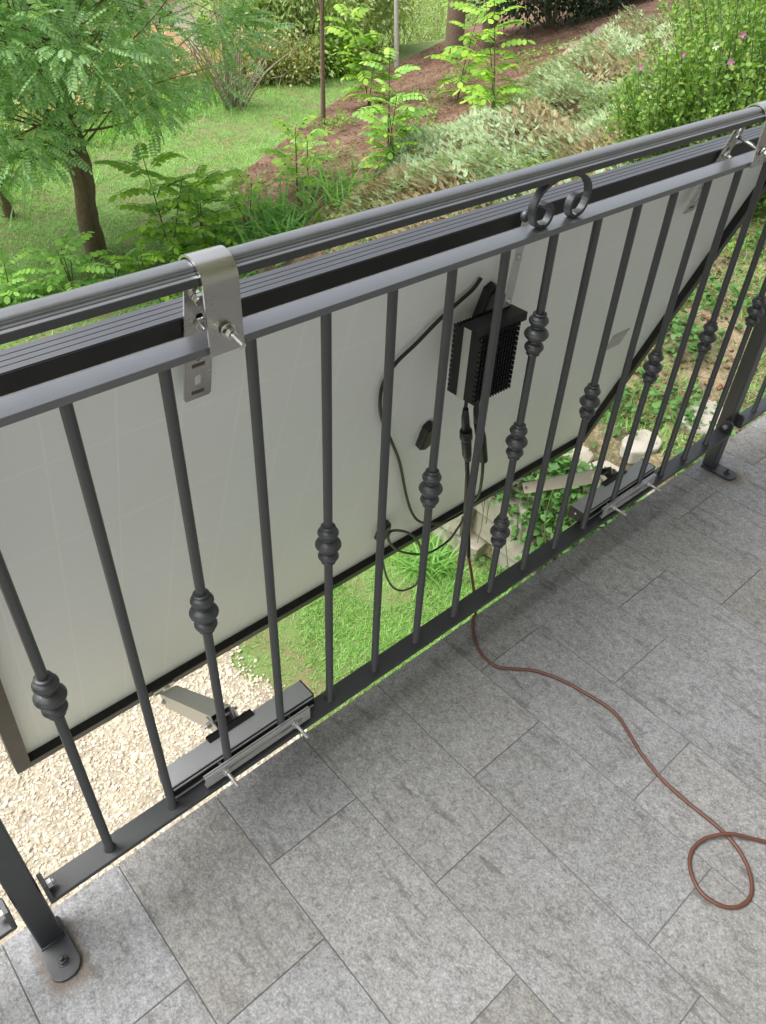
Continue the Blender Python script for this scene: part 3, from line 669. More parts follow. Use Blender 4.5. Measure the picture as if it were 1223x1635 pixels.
m_ = MB(); m_.box((1.006, .086, .634), (.026, .002, .022)); m_.build('hanger_tab', 'black_anodised', iv, bevel=.0008)
# long thin strip the hanger is bolted to, from the top of the panel frame
st = thing('hanging_strip', 'narrow zinc strip hanging from the panel frame down to the inverter', 'bracket', (.975, .07, .7))
p0, p1 = Vector((.972, .042, .802)), Vector((.985, .066, .634)); d = (p1-p0)
R = Matrix((Vector((1, 0, 0)), Vector((1, 0, 0)).cross(d.normalized()), d.normalized())).transposed()
m_ = MB(); m_.box((p0+p1)/2, (.019, .0022, d.length), R); m_.build('strip', 'zinc_steel', st, bevel=.0005)
for q in (.08, .45, .93): m_ = MB(); m_.hexnut(p0+d*q-Vector((0, .0012, 0)), .0052, .004, (0, -1, 0)); m_.build('screw', 'stainless', st, bevel=.0004, seg=1)
m_ = MB(); m_.lathe([(.0035, 0), (.0085, -.002), (.0090, -.008), (.006, -.011), (.0035, -.012)], (.957, .040, .800), 'y', 14); wn = m_.build('wing_nut', 'anthracite_paint', st)

def smooth_path(pts, sub=6):
    pts = [Vector(p) for p in pts]; out = []
    for i in range(len(pts)-1):
        a_, b_, c_, d_ = pts[max(i-1, 0)], pts[i], pts[i+1], pts[min(i+2, len(pts)-1)]
        for k in range(sub):
            t = k/sub; out.append(.5*((2*b_)+(c_-a_)*t+(2*a_-5*b_+4*c_-d_)*t*t+(3*b_-a_-3*c_+d_)*t**3))
    return out+[pts[-1]]
def cable(name, pts, r, mat, label, cat='cable', group=None, sub=6):
    m_ = MB(); m_.tube(smooth_path(pts, sub), r, 10); o = m_.build(name, mat); return finish(o, label, cat, group)

A_ = [(0.9542, 0.1032, 0.6792), (0.945, 0.1098, 0.6597), (0.9198, 0.1124, 0.6458), (0.8817, 0.1221, 0.6174), (0.846, 0.134, 0.5823), (0.8106, 0.1443, 0.552), (0.7993, 0.1609, 0.5093), (0.8056, 0.1739, 0.4649), (0.8309, 0.1941, 0.4055), (0.8852, 0.2243, 0.3169), (0.9498, 0.2608, 0.2093), (1.0358, 0.3173, 0.037), (1.0949, 0.3483, -0.0727), (1.1327, 0.3505, -0.1226), (1.2077, 0.3597, -0.1747), (1.275, 0.368, -0.199), (1.3142, 0.3573, -0.1831), (1.225, 0.29, -0.08), (1.1306, 0.18, 0.0724), (1.0594, 0.12, 0.1959), (1.0182, 0.092, 0.2796)]
cable('panel_cable', A_, .0034, 'black_rubber', 'black panel cable running from the upper junction box down to the right plug', group='black cables of the solar panel')
B_ = [(0.968, 0.09, 0.309), (0.9905, 0.105, 0.2404), (1.0644, 0.16, 0.1084), (1.1677, 0.24, -0.0375), (1.2898, 0.3361, -0.1672), (1.3105, 0.3601, -0.2224), (1.3074, 0.3773, -0.2731), (1.2986, 0.3893, -0.3082), (1.263, 0.3933, -0.3201), (1.2227, 0.3915, -0.3146), (1.1514, 0.3754, -0.2673), (1.052, 0.3432, -0.1726), (1.0009, 0.3225, -0.1056), (0.978, 0.3113, -0.0633), (0.977, 0.3052, -0.036), (1.0147, 0.3156, -0.0604), (1.0744, 0.3385, -0.1186), (1.1393, 0.3689, -0.2017), (1.1991, 0.4046, -0.3003), (1.2685, 0.4605, -0.44), (1.3116, 0.5088, -0.582), (1.2933, 0.5168, -0.6054), (1.2373, 0.5062, -0.5744), (1.1742, 0.4802, -0.4978), (1.112, 0.4458, -0.3905), (1.0633, 0.4134, -0.2827), (1.0245, 0.385, -0.1869), (1.0145, 0.3812, -0.1383)]
cable('panel_cable', B_, .0034, 'black_rubber', 'black panel cable looping below the lower edge of the panel', group='black cables of the solar panel')
def plug(pts, rads, label):
    m_ = MB(); m_.tube(pts, rads, 12); return m_.build('plug', 'black_plastic', iv)
plug([(.922, .075, .492), (.9235, .075, .449)], [.0035, .0035], '')
plug([(.9235, .075, .452), (.9297, .078, .428), (.9392, .080, .3916)], [.0052, .0075, .0085], '')
plug([(.9385, .080, .396), (.9402, .0805, .389), (.9435, .0815, .378), (.9445, .082, .374)], [.0115, .0125, .0125, .0115], '')
plug([(.9445, .082, .375), (.9475, .083, .366), (.960, .088, .328), (.968, .090, .3072)], [.0095, .0100, .0095, .0062], '')
plug([(.953, .075, .49), (.9534, .075, .4367), (.9668, .078, .4063)], [.0038, .0055, .0085], '')
plug([(.9668, .078, .4063), (.9925, .085, .3515), (1.0171, .090, .2845)], [.0085, .0105, .0088], '')
cable('black_sheath', [(0.966, 0.091, 0.309), (0.9926, 0.1, 0.2179), (1.0303, 0.12, 0.0984), (1.0572, 0.13, 0.0199), (1.0673, 0.13, -0.0436)], .0046, 'black_rubber', 'black sleeve joining the inverter plug to the brown power cable')
cable('power_cable', [(1.0655, .13, -.035), (1.0673, 0.13, -0.0436), (1.0789, 0.125, -0.0945), (1.0773, 0.108, -0.1400), (1.055, .080, -.1560), (1.030, .055, -.1512), (1.012, .046, -.1510), (.974, .006, -.1510), (.953, -.035, -.151), (.951, -.079, -.151), (.977, -.111, -.151), (1.006, -.14, -.151), (1.026, -.177, -.151), (1.04, -.218, -.151), (1.048, -.26, -.151), (1.054, -.299, -.151), (1.052, -.335, -.151), (1.037, -.37, -.151), (1.017, -.411, -.151), (1.002, -.458, -.151), (.996, -.486, -.151), (.993, -.526, -.151), (.993, -.561, -.151), (.993, -.594, -.151), (.990, -.624, -.151), (.981, -.652, -.151), (.964, -.678, -.151), (.940, -.698, -.151), (.917, -.706, -.151), (.892, -.702, -.151), (.873, -.688, -.151), (.862, -.666, -.151), (.862, -.641, -.151), (.877, -.616, -.151), (.899, -.599, -.1508), (.925, -.593, -.150), (.953, -.598, -.1475), (.976, -.611, -.1440), (.990, -.621, -.1430), (1.004, -.636, -.1445), (1.020, -.655, -.149), (1.037, -.678, -.151), (1.07, -.74, -.151), (1.12, -.82, -.151), (1.2, -.95, -.151)], .0036, 'brown_sheath', 'reddish brown power cable lying on the tiles in a loose loop')

tag_ = MB(); tag_.tube([(1.3489, -.0732, -.1538), (1.342, -.088, -.152), (1.3314, -.1029, -.1538)], .0007, 5); o = tag_.build('straw', 'pale_bark'); finish(o, 'tiny pale straw lying on the shaded tile near the right clamp', 'straw')
# ------------------------------------------------------------------ retaining wall of rough stones with ivy
rw = thing('retaining_wall', 'rough stone retaining wall below the right part of the panel, overgrown with ivy', 'wall', (3.05, .6, -2.2))
m_ = MB(); m_.box((3.22, -.35, -1.72), (.16, 4.7, 1.04)); m_.build('wall_core', 'wall_soil', rw)
z = -2.23; rows = 0
while z < -1.22:
    h = random.uniform(.17, .27); y = -2.6+random.uniform(0, .2)
    while y < 1.9:
        L = random.uniform(.22, .52); nx_ = toe_y(y+L/2)
        top = z+h
        bm = bmesh.new(); bmesh.ops.create_cube(bm, size=1); bmesh.ops.bevel(bm, geom=bm.edges[:], offset=.11, segments=1, affect='EDGES')
        for v in bm.verts: v.co += Vector((random.uniform(-.05, .05), random.uniform(-.05, .05), random.uniform(-.05, .05)))
        bm.verts.index_update(); dx = random.uniform(-.03, .03)
        m_ = MB(); m_.add([(nx_+.07+dx+v.co.x*.24, y+L/2+v.co.y*(L-.012), z+h/2+v.co.z*(h-.012)) for v in bm.verts], [tuple(v.index for v in f.verts) for f in bm.faces]); bm.free()
        m_.build('stone', 'stone', rw); y += L
    z += h; rows += 1
# flat pale slabs along the top of the wall
for (sx, sy, sl, sw, ro) in ((3.62, .70, .34, .24, .2), (3.20, .80, .22, .18, -.15), (3.25, .2, .34, .28, .3), (3.3, -.4, .5, .36, -.2)):
    m_ = MB(); R = Matrix.Rotation(ro, 3, 'Z'); out = []
    for k in range(9): a_ = 2*PI*k/9; out.append((sl/2*math.copysign(abs(math.cos(a_))**.7, math.cos(a_))*random.uniform(.8, 1.1), sw/2*math.copysign(abs(math.sin(a_))**.7, math.sin(a_))*random.uniform(.8, 1.1)))
    zz = gz(sx, sy); m_.prism(out, -.06, .018, lambda p: R @ p+Vector((sx, sy, zz+.01+.06*(p.x)))); m_.build('cap_stone', 'pale_stone', rw, bevel=.012)
def leaf_cloud(pts, size, T=HEART, sj=.35, flat=.7, out=None):
    n = len(pts); d = randdir(n, -.7, .3)
    if out is not None: d = d*.6+np.array(out)
    R = frames(d, rng.uniform(-flat, flat, n)); return scatter(T[0], T[1], pts, R, size*(1+sj*rng.uniform(-1, 1, n)))
def ivy(parts_n, pts, size, label, base):
    t = thing('ivy', label, 'climbing plant', base)
    V, F = leaf_cloud(pts, size); big_mesh('leaves', V, F, 'ivy_leaf', t)
    m_ = MB()
    for k in range(parts_n):
        p = pts[rng.integers(len(pts))]; q = p+np.array([rng.uniform(-.08, .02), rng.uniform(-.25, .25), rng.uniform(-.55, -.2)]); m_.tube(smooth_path([p, (p+q)/2+rng.uniform(-.06, .06, 3), q], 4), .003, 4, caps=False)
    finish(m_.build('stems', 'green_stem', t, normals=False), kind='stuff')
    return t
pts = []
for k in range(190):         # hanging strands of the wall ivy
    y = rng.uniform(-1.2, 1.75); top = -1.12; L = rng.uniform(.25, 1.0)*(1.0 if y < 1.2 else .7); x = toe_y(y)-.08; yy = y
    for i in range(int(L/.014)):
        yy += rng.uniform(-.016, .016); pts.append((x+rng.uniform(-.07, .05), yy+rng.uniform(-.055, .055), top-i*.014+rng.uniform(-.03, .03)))
ivy(160, np.array(pts), .038, 'dense dark green ivy hanging over the stone retaining wall', (2.95, .6, -1.2))
pts = []
for k in range(95):
    cx, cy = 3.0+2.0*rng.random()**1.8, rng.uniform(-.4, 2.2)
    for i in range(34): a_ = cx+rng.normal(0, .13), cy+rng.normal(0, .13); pts.append((*a_, gz(*a_)+rng.uniform(.01, .12)))
ivy(80, np.array(pts), .027, 'ivy creeping over the ground above the wall', (3.6, 1.1, -1.1))

# ------------------------------------------------------------------ grass
def blades(x, y, h, wd, lean, mat, name, zoff=0, label=None):
    n = len(x); z = np.array([gz(a, b) for a, b in zip(x, y)])+zoff
    a = rng.uniform(0, 2*PI, n); el_ = rng.uniform(.5, 1.35, n)*lean; d = np.stack([np.cos(a)*np.cos(el_), np.sin(a)*np.cos(el_), np.sin(el_)], 1)
    R = frames(d, rng.uniform(-.3, .3, n)); T = BLADE[0].copy()*[1, wd, .55]; T[:, 2] *= -1 * 1.0
    T[:, 2] -= T[:, 0]*-.35
    V, F = scatter(T, BLADE[1], np.stack([x, y, z], 1), R, h)
    return finish(big_mesh(name, V, F, mat), kind='stuff')
def clumpy(x, y, sc, thr): return np.array([math.sin(a*sc*3.1+1.3*math.sin(b*sc*2.2))+math.sin(b*sc*2.7+1.7*math.sin(a*sc*1.9+2)) for a, b in zip(x, y)]) > thr
def ok_lawn(x, y, m=.0): return np.array([toe_dist(a, b) < -m and b < backy(a)+1.5 for a, b in zip(x, y)])
n = 62000; x = rng.uniform(1.1, 3.1, n); y = rng.uniform(.35, 3.0, n); k = ok_lawn(x, y)
k &= np.array([gravel_edge(a, b) < rng.uniform(-.42, .01) for a, b in zip(x, y)]); k &= clumpy(x, y, 2.4, -.75) | (rng.random(n) < .16)
x, y = x[k], y[k]; blades(x, y, rng.uniform(.025, .060, len(x)), .085, .8, 'grass_blade', 'lawn_grass')
n = 4200; x = rng.uniform(1.0, 1.9, n); y = rng.uniform(.5, 3.0, n); k = np.array([abs(gravel_edge(a, b)) < .3*rng.random() for a, b in zip(x, y)]); x, y = x[k], y[k]
blades(x, y, rng.uniform(.02, .05, len(x)), .09, .6, 'dry_grass_blade', 'dry_grass')
n = 210000; r = 5.5+rng.random(n)**.75*12; a = rng.uniform(-.25, .95, n); x = r*np.sin(a); y = r*np.cos(a)-.7; k = ok_lawn(x, y); k &= clumpy(x, y, .8, -1.1) | (rng.random(n) < .35); x, y = x[k], y[k]
blades(x, y, rng.uniform(.025, .065, len(x)), .18, .8, 'grass_blade', 'far_lawn_grass')
n = 9000; r = 5.5+rng.random(n)*10; a = rng.uniform(-.25, .9, n); x = r*np.sin(a); y = r*np.cos(a)-.7; k = ok_lawn(x, y) & ~clumpy(x, y, .8, -.8); x, y = x[k], y[k]
blades(x, y, rng.uniform(.05, .14, len(x)), .1, .8, 'dry_grass_blade', 'far_dry_grass')
# tall pale grass at the far rim of the lawn
n = 20000; x = rng.uniform(-2, 13, n); y = np.array([backy(a) for a in x])+rng.normal(1.5, .6, n); k = np.array([toe_dist(a, b) < 0 for a, b in zip(x, y)]); x, y = x[k], y[k]
blades(x, y, rng.uniform(.15, .42, len(x)), .05, 1.0, 'dry_grass_blade', 'tall_rim_grass')
n = 6000; x = rng.uniform(-2, 8, n); y = np.array([backy(a) for a in x])+rng.normal(.6, .5, n); k = np.array([toe_dist(a, b) < 0 for a, b in zip(x, y)]); x, y = x[k], y[k]
blades(x, y, rng.uniform(.15, .4, len(x)), .05, 1.0, 'strappy_blade', 'green_rim_grass')
# hillside: near green cover, leaf litter, weeds
n = 85000; x = 3.05+6*rng.random(n)**1.3; y = rng.uniform(-1.2, 5, n); k = clumpy(x, y, 1.9, -.6) & np.array([toe_dist(a, b) > .04 for a, b in zip(x, y)]); x, y = x[k], y[k]
blades(x, y, rng.uniform(.03, .09, len(x)), .075, .75, 'grass_blade', 'hillside_grass')
n = 60000; x = rng.uniform(3.2, 16, n); y = rng.uniform(-1, 14, n); k = np.array([toe_dist(a, b) > .02 for a, b in zip(x, y)]); x, y = x[k], y[k]
P = np.stack([x, y, np.array([gz(a, b) for a, b in zip(x, y)])+.012], 1); d = randdir(len(P), -.25, .35)
V, F = scatter(LEAF[0], LEAF[1], P, frames(d, rng.uniform(-.6, .6, len(P))), rng.uniform(.02, .06, len(P))); finish(big_mesh('leaf_litter', V, F, 'litter'), kind='stuff')
n = 26000; x = rng.uniform(3.3, 13, n); y = rng.uniform(1.5, 10, n); k = np.array([toe_dist(a, b) > .15 for a, b in zip(x, y)]) & clumpy(x, y, 1.3, .45); x, y = x[k], y[k]
P = np.stack([x, y, np.array([gz(a, b) for a, b in zip(x, y)])+rng.uniform(.01, .14, len(x))], 1)
V, F = scatter(LEAF[0], LEAF[1], P, frames(randdir(len(P), -.2, .9), rng.uniform(-.6, .6, len(P))), rng.uniform(.04, .09, len(P))); finish(big_mesh('hillside_weeds', V, F, 'hibiscus_leaf'), kind='stuff')
n = 12000; x = rng.uniform(3.0, 6.5, n); y = rng.uniform(-.8, 3.2, n); k = clumpy(x, y, 2.6, .3) & np.array([toe_dist(a, b) > .05 for a, b in zip(x, y)]); x, y = x[k], y[k]
P = np.stack([x, y, np.array([gz(a, b) for a, b in zip(x, y)])+rng.uniform(.01, .10, len(x))], 1)
V, F = scatter(HEART[0], HEART[1], P, frames(randdir(len(P), -.3, .6), rng.uniform(-.6, .6, len(P))), rng.uniform(.025, .05, len(P))); finish(big_mesh('low_weeds', V, F, 'ivy_leaf'), kind='stuff')
def grass_clump(x, y, n, h, label, mat='strappy_blade', spread=.12):
    z = gz(x, y); a = rng.uniform(0, 2*PI, n); el_ = rng.uniform(.45, 1.4, n); d = np.stack([np.cos(a)*np.cos(el_), np.sin(a)*np.cos(el_), np.sin(el_)], 1)
    ts = np.linspace(0, 1, 6); T = np.array([(t, s_*.5*.055*(1-t**2.2)+.0, -.55*t**2.4) for t in ts for s_ in (-1, 1)]); F0 = np.array([(2*i, 2*i+1, 2*i+3, 2*i+2) for i in range(5)])
    pos = np.stack([x+rng.normal(0, spread, n), y+rng.normal(0, spread, n), np.full(n, z-.01)], 1)
    V, F = scatter(T, F0, pos, frames(d, rng.uniform(-.3, .3, n)), h*rng.uniform(.55, 1.1, n)); o = big_mesh('grass_clump', V, F, mat); finish(o, label, 'grass clump', 'clumps of long grass')
for (x, y, n, h, lb) in ((2.62, 1.62, 90, .26, 'strappy grass clump at the foot of the stone wall, under the inverter'), (2.85, 1.05, 60, .22, 'small strappy grass clump against the ivy wall'),
        (4.85, 6.15, 230, .62, 'tall arching grass clump just beyond the handrail left of the scroll'), (4.3, 6.4, 150, .5, 'arching grass clump beyond the handrail beside the yellow-green sapling'), (5.5, 5.9, 130, .45, 'grass clump at the lower edge of the brown slope')):
    grass_clump(x, y, n, h, lb, spread=.05 if h < .3 else .26)

# ------------------------------------------------------------------ trees and shrubs
PIN = pinnate(6, .22, .050, .10); PINS = pinnate(5, .27, .082, .22); PINF = pinnate(5, .2, .06)
def leafset(T, pos, dirs, size, roll=.6):
    n = len(pos); return scatter(T[0], T[1], pos, frames(dirs, rng.uniform(-roll, roll, n)), size*rng.uniform(.7, 1.2, n))
def limb(m_, a, b, r0, r1, bend=.1, seg=7):
    a, b = Vector(a), Vector(b); L = (b-a).length; mid = (a+b)/2+Vector(rng.uniform(-1, 1, 3))*L*bend
    pts = smooth_path([a, mid, b], 5); n = len(pts); m_.tube(pts, [r0+(r1-r0)*i/(n-1) for i in range(n)], seg, caps=False)
# the acacia-like tree on the lawn at the left
t = thing('acacia_tree', 'feathery green tree leaning on the lawn at the upper left, bare lower trunk', 'tree', (3.19, 7.35, -2.22), 'trees on the slope')
m_ = MB(); tr = smooth_path([(3.21, 7.38, -2.32), (3.19, 7.35, -2.15), (3.16, 7.32, -1.75), (3.20, 7.30, -1.35), (3.17, 7.30, -.98), (3.12, 7.3, -.6), (3.05, 7.25, -.1), (3.0, 7.2, .5), (3.05, 7.2, 1.3)], 6)
n_ = len(tr); m_.tube(tr, [.155 - .03*min(1, i/6) - .085*i/(n_-1) + .006*math.sin(i*1.7) for i in range(n_)], 14)
m_.tube(smooth_path([(3.11, 7.24, -2.25), (3.07, 7.22, -1.8), (3.10, 7.22, -1.4), (3.0, 7.22, -1.0), (2.8, 7.1, -.5), (2.6, 7.0, .0)], 5), [.075-.0017*i for i in range(26)], 10)
m_.build('trunk', 'bark', t, normals=False)
m_ = MB(); cl = []
for k in range(125):
    d = randdir(1, -.85, .9)[0]; rr = rng.uniform(.55, 1.0); c = np.array([3.05, 7.1, .45])+d*rr*[1.75, 1.6, 1.62]; cl.append(c)
cl += [np.array(q, float) for q in ((4.40, 6.5, -.30), (4.15, 6.6, -.45), (4.25, 6.4, -.1), (3.75, 6.6, -.62), (3.5, 6.5, -.85), (3.95, 6.5, -.25), (4.5, 6.5, -.02), (2.3, 6.9, -1.0), (2.5, 6.8, -1.05), (2.1, 6.7, -.7), (1.9, 6.7, -.9), (2.6, 6.7, -.8), (2.2, 7.2, -1.2), (4.0, 6.9, .05), (4.7, 6.7, .1), (4.55, 6.45, -.15), (4.3, 6.45, -.38), (4.45, 6.6, .2), (4.2, 6.5, .15), (3.45, 6.7, -.5), (3.6, 6.7, -.35), (2.0, 7.1, -.5), (2.75, 6.6, -.5), (1.7, 6.9, -.7))]
LP = []; LD = []
def in_gap(c):
    az_ = math.atan2(c[0], c[1]+.69)
    if .28 < az_ < .47 and c[2] < -.80: return True
    return .475 < az_ < .565 and c[2] < .5 and c[2] > -.55
cl = [c for c in cl if not (in_gap(c) and rng.random() < .92)]
for c in cl:
    q = tr[int(rng.uniform(.45, .95)*(n_-1))] if c[2] > -.4 else tr[int(rng.uniform(.42, .62)*(n_-1))]
    limb(m_, q, c, .009 if c[2] > -.4 else .016, .002, .12, 5)
    k = int(rng.uniform(34, 54)); off = rng.normal(0, .135, (k, 3))*[1, 1, .85]; LP.append(c+off); dd = off/np.linalg.norm(off, axis=1, keepdims=True)+(c-np.array([3.05, 7.1, .3]))/2.2*.8+[0, 0, .02]; LD.append(dd)
m_.build('limbs', 'bark', t, normals=False)
V, F = leafset(PIN, np.concatenate(LP), np.concatenate(LD), .225); big_mesh('crown', V, F, 'acacia_leaf', t)
# second trunk just inside the left edge of the picture
t = thing('far_tree', 'thin dark trunk at the left edge behind the feathery tree', 'tree', (2.86, 9.0, -2.2), 'trees on the slope')
m_ = MB(); m_.tube(smooth_path([(2.90, 9.02, -2.3), (2.86, 9, -2.0), (2.72, 8.9, -1.2), (2.6, 8.8, -.2), (2.5, 8.7, .8)], 5), [.085-.0025*i for i in range(21)], 9); m_.build('trunk', 'bark', t, normals=False)
pos = np.array([2.2, 8.6, .6])+rng.normal(0, 1, (900, 3))*[.6, .5, .6]; V, F = leafset(PINF, pos, randdir(900, -.9, .3), .24); big_mesh('crown', V, F, 'acacia_leaf', t)
# robinia saplings
def sapling(x, y, h, n, size, mat, label, lean=(0, 0), stems=1, low=.25, z0=None):
    z = gz(x, y) if z0 is None else z0; t = thing('sapling', label, 'sapling', (x, y, z), 'young trees with feathery leaves'); m_ = MB(); P_, D_ = [], []
    for s_ in range(stems):
        a0 = rng.uniform(0, 6.28); lx, ly = lean[0]+(rng.normal(0, .16) if stems > 1 else 0), lean[1]+(rng.normal(0, .16) if stems > 1 else 0); hh = h*(1 if s_ == 0 else rng.uniform(.6, .95))
        path = smooth_path([(x, y, z-.03), (x+lx*.3*h, y+ly*.3*h, z+hh*.4), (x+lx*h, y+ly*h, z+hh)], 8); m_.tube(path, [.012*(1-.7*i/16) for i in range(17)], 6, caps=False)
        for i in range(n//stems):
            u = low+(1-low)*(i+.5)/(n//stems); p = path[int(u*16)]; a = a0+i*2.4; r_ = rng.uniform(.0, .09)
            P_.append(np.array(p)+[math.cos(a)*r_, math.sin(a)*r_, 0]); D_.append([math.cos(a), math.sin(a), .55*(u-.2)+rng.uniform(-.1, .3)])
    m_.build('stem', 'green_stem', t, normals=False); V, F = leafset(PINS, np.array(P_), np.array(D_, float), size, .35); big_mesh('leaves', V, F, mat, t)
Sx = [(3.62, 6.50, 1.15, 46, .36, 'sapling_leaf', 'bright yellow-green sapling directly above the left hook', 2), (4.12, 6.70, .85, 40, .34, 'sapling_leaf', 'yellow-green sapling beside the one above the left hook', 2),
      (3.15, 6.2, .4, 18, .28, 'sapling_leaf', 'low mid-green sapling just behind the handrail, left of the hook', 2), (4.75, 6.75, .55, 26, .30, 'sapling_leaf', 'low yellow-green sapling at the tip of the brown slope', 2),
      (2.55, 6.5, .5, 26, .28, 'sapling_leaf_dark', 'blue-green feathery sapling in front of the tree trunk', 3), (2.95, 6.45, .3, 16, .26, 'sapling_leaf_dark', 'short feathery sapling by the foot of the tree trunk', 2),
      (5.42, 6.75, .78, 15, .36, 'sapling_leaf', 'slender bright sapling standing alone on the brown slope', 1), (5.8, 7.05, .5, 18, .26, 'sapling_leaf_dark', 'small sapling at the middle of the brown slope', 1),
      (6.35, 6.25, 1.2, 34, .31, 'sapling_leaf_dark', 'tall leafy sapling between the brown slope and the juniper', 2), (6.1, 5.85, .65, 18, .27, 'sapling_leaf', 'green sapling left of the tall one by the juniper', 2),
      (9.6, 8.3, 1.3, 26, .42, 'sapling_leaf', 'sapling at the foot of the dark trunk on the slope', 2), (8.5, 6.6, 1.85, 36, .38, 'sapling_leaf', 'tall light green sapling above the juniper', 2), (8.2, 6.3, .6, 18, .32, 'sapling_leaf', 'low yellowish sapling at the upper edge of the juniper', 2),
      (2.0, 6.6, .4, 26, .3, 'sapling_leaf_dark', 'low sapling behind the handrail at the far left', 2), (9.3, 10.0, 1.3, 40, .4, 'sapling_leaf', 'yellow-leaved sapling by the pale birch trunk', 2)]
for (x, y, h, n, s_, mt, lb, st_) in Sx: sapling(x, y, h, int(n*1.05), s_*1.12, mt, lb, stems=st_)
def bush(x, y, rad, n, size, mat, label, cat='shrub', T=LEAF, name='shrub', group=None, z0=None, stems=14, squash=1, twig='grey_twig', shell=.35, clumps=40):
    z = gz(x, y) if z0 is None else z0; t = thing(name, label, cat, (x, y, z), group); rad = np.array(rad, float)
    cc = randdir(clumps, -.35, 1)*rng.uniform(shell, 1, (clumps, 1))*rad+[x, y, z+rad[2]*squash*.45]; k = rng.integers(0, clumps, n); off = rng.normal(0, 1, (n, 3))*rad*.14
    P_ = cc[k]+off; D_ = off/np.linalg.norm(off, axis=1, keepdims=True)+(P_-[x, y, z])/rad*.5
    m_ = MB()
    for i in range(stems): limb(m_, (x+rng.normal(0, .06), y+rng.normal(0, .06), z-.05), cc[i % clumps], .018*rad[2], .004, .1, 5)
    m_.build('branches', twig, t, normals=False); V, F = leafset(T, P_, D_, size, 1.2); big_mesh('foliage', V, F, mat, t); return t
def tree(x, y, h, r0, crown_c, crown_r, n, size, leafm, label, barkm='bark', T=LEAF, clumps=60, top=None, name='tree', nl=24):
    z = gz(x, y); t = thing(name, label, 'tree', (x, y, z), 'trees on the slope'); top = top or (x, y, z+h); m_ = MB(); p = smooth_path([(x, y, z-.1), ((x+top[0])/2+rng.normal(0, .05), (y+top[1])/2, (z+top[2])/2), top], 6); m_.tube(p, [r0*(1-.65*i/12) for i in range(13)], 10); m_.build('trunk', barkm, t, normals=False)
    cc = randdir(clumps, -.8, 1)*rng.uniform(.3, 1, (clumps, 1))*np.array(crown_r)+crown_c; m_ = MB()
    for i in range(min(nl, clumps)): limb(m_, p[int(rng.uniform(5, 12))], cc[i], r0*.3, .006, .12, 5)
    m_.build('limbs', barkm, t, normals=False)
    k = rng.integers(0, clumps, n); off = rng.normal(0, 1, (n, 3))*np.array(crown_r)*.13; D_ = off/np.linalg.norm(off, axis=1, keepdims=True)+[0, 0, -.4]
    V, F = leafset(T, cc[k]+off, D_, size, 1.2); big_mesh('crown', V, F, leafm, t)
tree(8.30, 9.95, 3.2, .045, (8.3, 9.9, 1.6), (1.0, 1.0, .9), 2500, .10, 'olive_leaf', 'thin straight young tree standing at the edge of the brown slope', top=(8.05, 9.7, 1.2), name='young_tree')
tree(10.4, 14.3, 2.6, .14, (10.3, 13.9, -1.3), (1.7, 1.6, 1.5), 16000, .10, 'olive_leaf', 'wide olive-green tree behind the thin young tree', clumps=130)
tree(11.8, 16.6, 2.4, .12, (11.6, 16.4, -1.0), (1.4, 1.3, 1.5), 9000, .10, 'olive_leaf', 'round olive-green tree farther back behind the thin young tree', clumps=90)
tree(12.9, 15.2, 3.2, .14, (12.6, 14.8, -.7), (1.5, 1.5, 1.6), 10000, .11, 'olive_leaf', 'light green tree behind the birch trunk', clumps=100)
tree(12.3, 12.6, 4.0, .055, (12.3, 12.5, 1.9), (1.0, 1.0, .8), 1500, .1, 'olive_leaf', 'pale birch-like trunk rising above the brown slope', 'pale_bark', top=(12.1, 12.7, 2.2), name='birch_tree')
tree(12.7, 11.4, 4.6, .20, (12.7, 11.3, 3.2), (1.8, 1.8, 1.0), 5000, .16, 'acacia_leaf', 'thick dark trunk at the top centre behind the sapling', top=(12.4, 11.2, 3.0))
tree(13.9, 11.6, 4.4, .15, (13.9, 11.6, 3.2), (1.4, 1.4, 1.0), 3000, .16, 'acacia_leaf', 'second dark trunk right of the thick one', top=(13.5, 11.5, 3.0))
t = thing('bare_bush', 'leafless pale branching bush at the rim of the lawn', 'bush', (7.75, 11.7, -2.2)); m_ = MB()
for i in range(42):
    a, e_ = rng.uniform(0, 6.28), rng.uniform(.75, 1.5); L = rng.uniform(.7, 1.7); d = Vector((math.cos(a)*math.cos(e_), math.sin(a)*math.cos(e_), math.sin(e_))); b0 = Vector((7.75, 11.75, -2.3))+Vector((rng.normal(0, .07), rng.normal(0, .07), 0)); e1 = b0+d*L
    limb(m_, b0, e1, .017, .006, .08, 5)
    for q in range(4): s0 = b0+d*L*rng.uniform(.4, .95); limb(m_, s0, s0+(d+Vector(rng.normal(0, .5, 3))).normalized()*L*.35, .007, .002, .15, 4)
m_.build('branches', 'grey_twig', t, normals=False)
g = 'bushes beyond the lawn'
